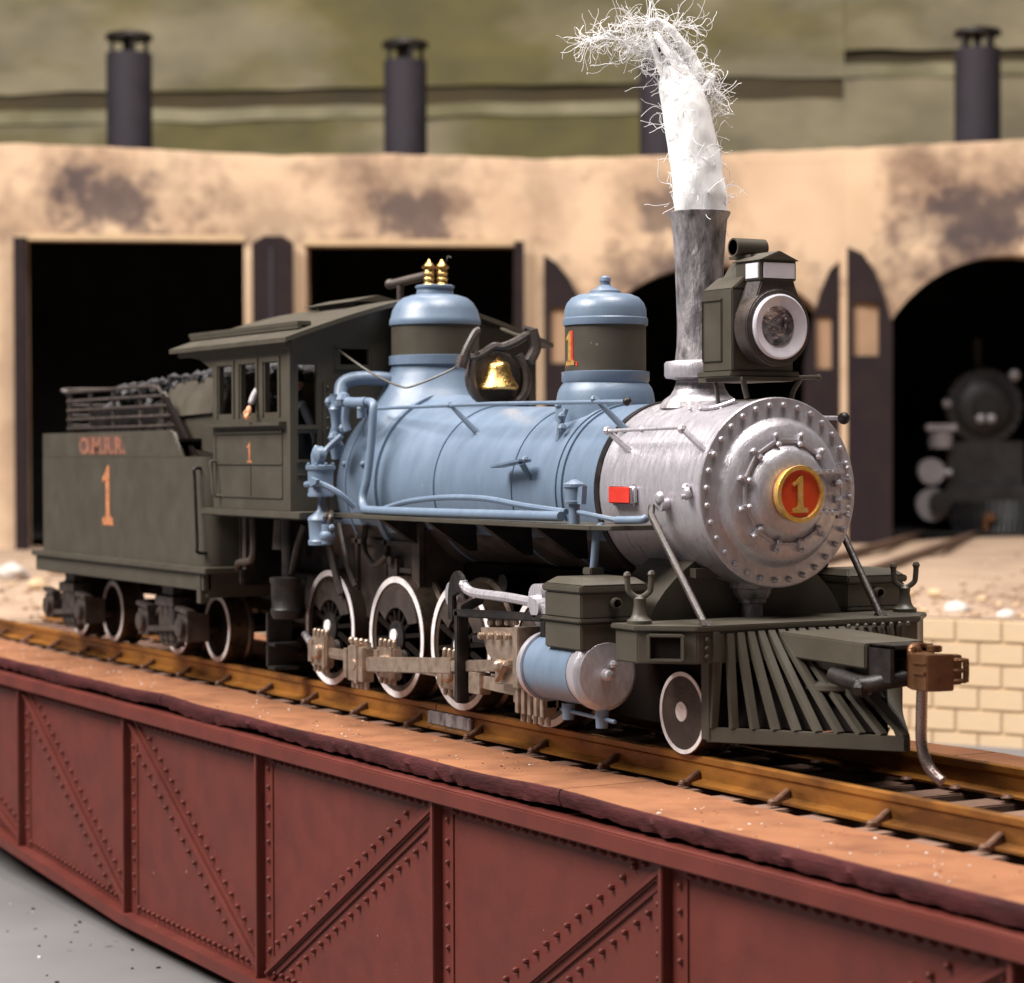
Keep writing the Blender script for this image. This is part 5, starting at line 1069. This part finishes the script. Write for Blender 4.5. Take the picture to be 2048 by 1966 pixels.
pane_m = mat('brown_pane', (0.33, 0.205, 0.12), 0.5, 0, 0.1, 1)  # plain brown-tan panel behind each door window
for u0, u1, v0_, v1_ in ((1102, 1142, 618, 728), (1626, 1658, 637, 742), (1700, 1750, 611, 717)):
    x0_, x1_ = PXc(u0)-.02, PXc(u1)+.02; MB().box(x0_, x1_, bend(x0_)-.34, bend(x0_)-.30, PZc(v1_)-.02, PZc(v0_)+.02).build('window_pane', pane_m, rh, local=True)
for u0, u1, v in ((60, 500, 478), (612, 1040, 485)):
    leaf([(u0, v+8), (u1, v+8), (u1, v-4), (u0, v-4)], [], -.12, 'lintel', mortar_m)

# backdrop: stepped olive wall behind the roundhouse
hl_ = MB(); BD = 10.0+8
def PXd(u, d_): return (u-1024)*(RD+d_)/4745.1
def PZd(v, d_): return 2.508+(906.3-v)*(RD+d_)/4745.1-GZ
bdp = []
shadow_band = mat('brown_shadow_band', (0.060, 0.044, 0.020), 0.9, 0, 0.3, 0.3, 0.4, 3)  # brown painted in for the shadow under the overhanging upper wall
def slab(u0, u1, v00, v01, v10, v11, d_, th, seed, m_=None):   # u range, top v at left/right, bottom v at left/right
    nx, nz_ = 40, 10; vs = []; fs = []
    for face in (0, 1):
        for j in range(nz_+1):
            for i_ in range(nx+1):
                u = u0+(u1-u0)*i_/nx; t = i_/nx; vt = v00+(v01-v00)*t; vb = v10+(v11-v10)*t; v = vt+(vb-vt)*j/nz_
                x = PXd(u, d_); z = PZd(v, d_); y = d_+(th if face else .10*noise.noise(Vector((x*.25, z*.25, seed)))+.06*noise.noise(Vector((x, z, seed)))); vs.append((x, y, z+(.15*noise.noise(Vector((x*.4, 0, seed))) if j in (0, nz_) else 0)))
    q = (nx+1)*(nz_+1)
    for j in range(nz_):
        for i_ in range(nx):
            a = j*(nx+1)+i_; fs.append((a, a+1, a+nx+2, a+nx+1)); fs.append((q+a, q+a+nx+1, q+a+nx+2, q+a+1))
    for i_ in range(nx): fs.append((i_, q+i_, q+i_+1, i_+1)); a = nz_*(nx+1)+i_; fs.append((a, a+1, q+a+1, q+a))
    for j in range(nz_): a = j*(nx+1); fs.append((a, a+nx+1, q+a+nx+1, q+a)); a += nx; fs.append((a, q+a, q+a+nx+1, a+nx+1))
    o = MB(); o.add(vs, fs); return o.build('backdrop_hill', m_ or hill_m, hroot, 0, 60, local=True)
hroot = empty('backdrop_hill', rh.location, rh.rotation_euler[2]); tag(hroot, kind='structure')
slab(-900, 1290, -500, -560, 198, 168, 17.2, 3, 1.0); slab(1290, 1690, -560, -560, 158, 160, 17.3, 3, 2.0); slab(1692, 2700, -600, -640, 106, 100, 17.1, 3, 3.0)
slab(-900, 1290, 236, 206, 700, 700, 17.2, 3, 4.0); slab(1290, 1690, 204, 204, 700, 700, 17.1, 3, 5.0); slab(1690, 2700, 136, 128, 700, 700, 17.15, 3, 6.0)
lit_ledge = mat('painted_lit_ledge', (0.25, 0.225, 0.14), 0.9, 0, 0.3, 0.3, 0.4, 2, col2=(0.14, 0.125, 0.06), mix=.8, ms=.25)  # paler colour stands in for light caught on the ledge
slab(-900, 1290, 234, 204, 262, 228, 17.12, .6, 8.0, lit_ledge); slab(1692, 2700, 134, 126, 160, 150, 17.07, .6, 9.0, lit_ledge)
slab(-900, 2700, 60, 40, 320, 320, 17.37, 1, 7.0, shadow_band)

# stall tracks over the ground
trk = [(560-60, 'leftmost'), (830, 'second'), (1425, 'third'), (1990, 'rightmost')]
for u, nm in ((285, 'track leading into the left square doorway'), (825, 'track leading into the right square doorway'), (1425, 'track leading into the arched doorway behind the smokestack'), (1985, 'track leading to the black locomotive in the right archway')):
    end = CG+f0*(RD+8)+r0*PXc(u)*1.05; start = Vector((BC, 0, 0)); d_ = (Vector((end.x, end.y, 0))-start); L_ = d_.length; d_.normalize(); st_ = start+d_*(PR+.3); nn = Vector((-d_.y, d_.x, 0))
    tr = empty('stall_track', (st_.x, st_.y, GZ), label='rusty '+nm, cat='track')
    for s in (-1, 1): MB().beam((*(st_+nn*s*.86).xy, GZ+.16), (*(start+d_*L_+nn*s*.86).xy, GZ+.16), .16, .22).build('rail', track_m, tr)
# second locomotive in the right archway
l2c = CG+f0*(RD+3.5)+r0*((1966-1024)*(RD+3.5)/4745.1)
l2 = empty('locomotive', (l2c.x, l2c.y, GZ+.25), rh.rotation_euler[2]-PI/2+R(0), label='black steam locomotive facing out of the shadowed right archway', cat='locomotive')
# local x = towards the viewer
zc = 3.95
m = MB(); m.lathe([(-9, 1.15), (0, 1.15), (.05, 1.22), (.2, 1.22), (.22, 1.12), (.25, .95), (.32, .9), (.42, .55), (.45, .1)], (0, 0, zc), 'x', 40); m.build('boiler', bl2, l2, local=True)
m = MB()
for k in range(20): a = 2*PI*k/20; m.ball((.22, 1.17*math.cos(a), zc+1.17*math.sin(a)), .07, 6)
m.build('front_bolts', bl2, l2, local=True)
MB().lathe([(.45, .42), (.6, .40), (.62, .1)], (0, 0, zc), 'x', 24).build('headlight', inner_m, l2, local=True)
m = MB(); m.ball((.55, -.18, zc-.38), .17, 8); m.ball((.55, .15, zc-.38), .17, 8); m.build('number_plate', gr2, l2, local=True)
MB().cyl((-1, 0, zc+1.0), (-1, 0, zc+2.2), .2).build('smokestack', bl2, l2, local=True)
m = MB(); m.box(.3, .9, -1.95, -1.0, zc-.75, zc-.55); m.cyl((.5, -1.45, zc-1.3), (.5, -1.45, zc-.8), .38, .42); m.build('lubricator_box', gr2, l2, local=True)
m = MB(); m.cyl((.2, -1.75, zc-2.05), (.7, -1.75, zc-2.05), .42); m.tube([(.5, -1.5, zc-2.05), (.6, -1.1, zc-2.1)], .12); m.build('valve_cover', gr2, l2, local=True)
m = MB(); m.cyl((.2, -1.7, zc-3.1), (.6, -1.7, zc-3.1), .52, n=28); m.build('cylinder_cover', gr2, l2, local=True)
m = MB(); m.cyl((.62, -1.5, zc-3.0), (.9, -1.5, zc-3.0), .35); m.box(.3, .7, -1.3, 1.3, zc-3.0, zc-2.5); m.box(-3, .4, -1.2, 1.2, zc-3.6, zc-1.1); m.build('front_frame', bl2, l2, local=True)
for k in range(13): MB().beam((.7, -1.3+.22*k, zc-3.0), (1.0, (-1.3+.22*k)*.8, zc-4.0), .08, .1).build('pilot_slat', bl2, l2, local=True)
m = MB(); m.box(.7, 1.2, -.15, .15, zc-3.6, zc-3.35); m.cyl((1.0, -.1, zc-3.9), (1.0, -.1, zc-3.5), .12); m.build('coupler', rust_c, l2, local=True)
m = MB(); m.ball((.3, -1.2, zc+.1), .17, 8); m.build('marker_lamp', gr2, l2, local=True); m = MB(); m.ball((.3, .95, zc+1.0), .2, 8); m.build('marker_lamp', gr2, l2, local=True)

# stones on the sandy ground
spots = [(1908, 1218, 'small white stone lying beside the far flag bracket', .30), (1775, 1165, 'pale stone lying on the sand between smokebox and pit wall', .28), (2010, 1228, 'small pale stone near the right picture edge', .22), (1870, 1185, 'grey pebble lying left of the white stone', .2),
         (30, 1150, 'pale rubble stone near the left picture edge', .5), (120, 1140, 'yellowish rubble stone left of the tender truck', .45), (75, 1170, 'brown rubble stone behind the left rails', .35), (170, 1165, 'small rubble stone close to the tender sill', .35), (330, 1172, 'pale stone seen between the two tender trucks', .4)]
for i_, (u, v, lb, sz_) in enumerate(spots):
    sz_ *= .7
    dd = fw+rt2*((u-1024)/4745.1)+up2*((983-v)/4745.1); t = (GZ+.05-CAM.z)/dd.z; p = CAM+dd*t
    if (p-Vector((BC, 0, 0))).xy.length < PR+.4: p = Vector((BC, 0, p.z))+Vector(((p.x-BC), p.y, 0)).normalized()*(PR+.9+.1*i_)
    bm = bmesh.new(); bmesh.ops.create_icosphere(bm, subdivisions=3, radius=sz_)
    for v_ in bm.verts: v_.co = Vector((v_.co.x*1.2, v_.co.y, v_.co.z*.7))*(1+.5*noise.noise(v_.co*2.5+Vector((i_*7, 0, 0))))
    me = bpy.data.meshes.new('stone'); bm.to_mesh(me); bm.free(); me.shade_smooth(); me.materials.append(stone_m if i_ in (0, 1, 2, 4, 8) else mortar_m)
    o = bpy.data.objects.new('stone', me); C.objects.link(o); o.location = (p.x, p.y, GZ+sz_*.25); tag(o, lb, 'stone', 'stones on the sandy ground')

# grit on the pit floor and dust grains on the planks
def grit(name, label, n, fn, rmin, rmax, mats):
    g_ = MB(); rg = random.Random(21)
    for _ in range(n):
        p = fn(rg); r_ = rg.uniform(rmin, rmax); g_.ball(p, r_, 5, (rg.uniform(.7, 1.5), rg.uniform(.7, 1.3), rg.uniform(.5, .9)), rg.randrange(len(mats)))
    o_ = g_.build(name, mats, None, 0, 60); tag(o_, label, 'grit', kind='stuff')
grit('floor_grit', 'loose grit scattered over the grey pit floor', 500, lambda q: (q.uniform(-22, 2), q.uniform(-9, -2.2), FZ+.005), .008, .03, [under_m, stone_m, floor_m, under_m])
grit('deck_dust', 'pale dust grains lying on the orange deck planks', 420, lambda q: (q.uniform(-17, 9), q.uniform(-2.0, -1.2), -.252), .004, .013, [stone_m, deck_m])

def _gp(q):
    a = q.uniform(R(88), R(178)); rr = PR+.5+abs(q.gauss(0, 1))*9
    return (BC+rr*math.cos(a), rr*math.sin(a), GZ+.03)
grit('ground_rubble', 'sandy rubble and gravel strewn over the ground around the pit', 1100, _gp, .03, .10, [ground_m, mortar_m, ground_m, ground_m])
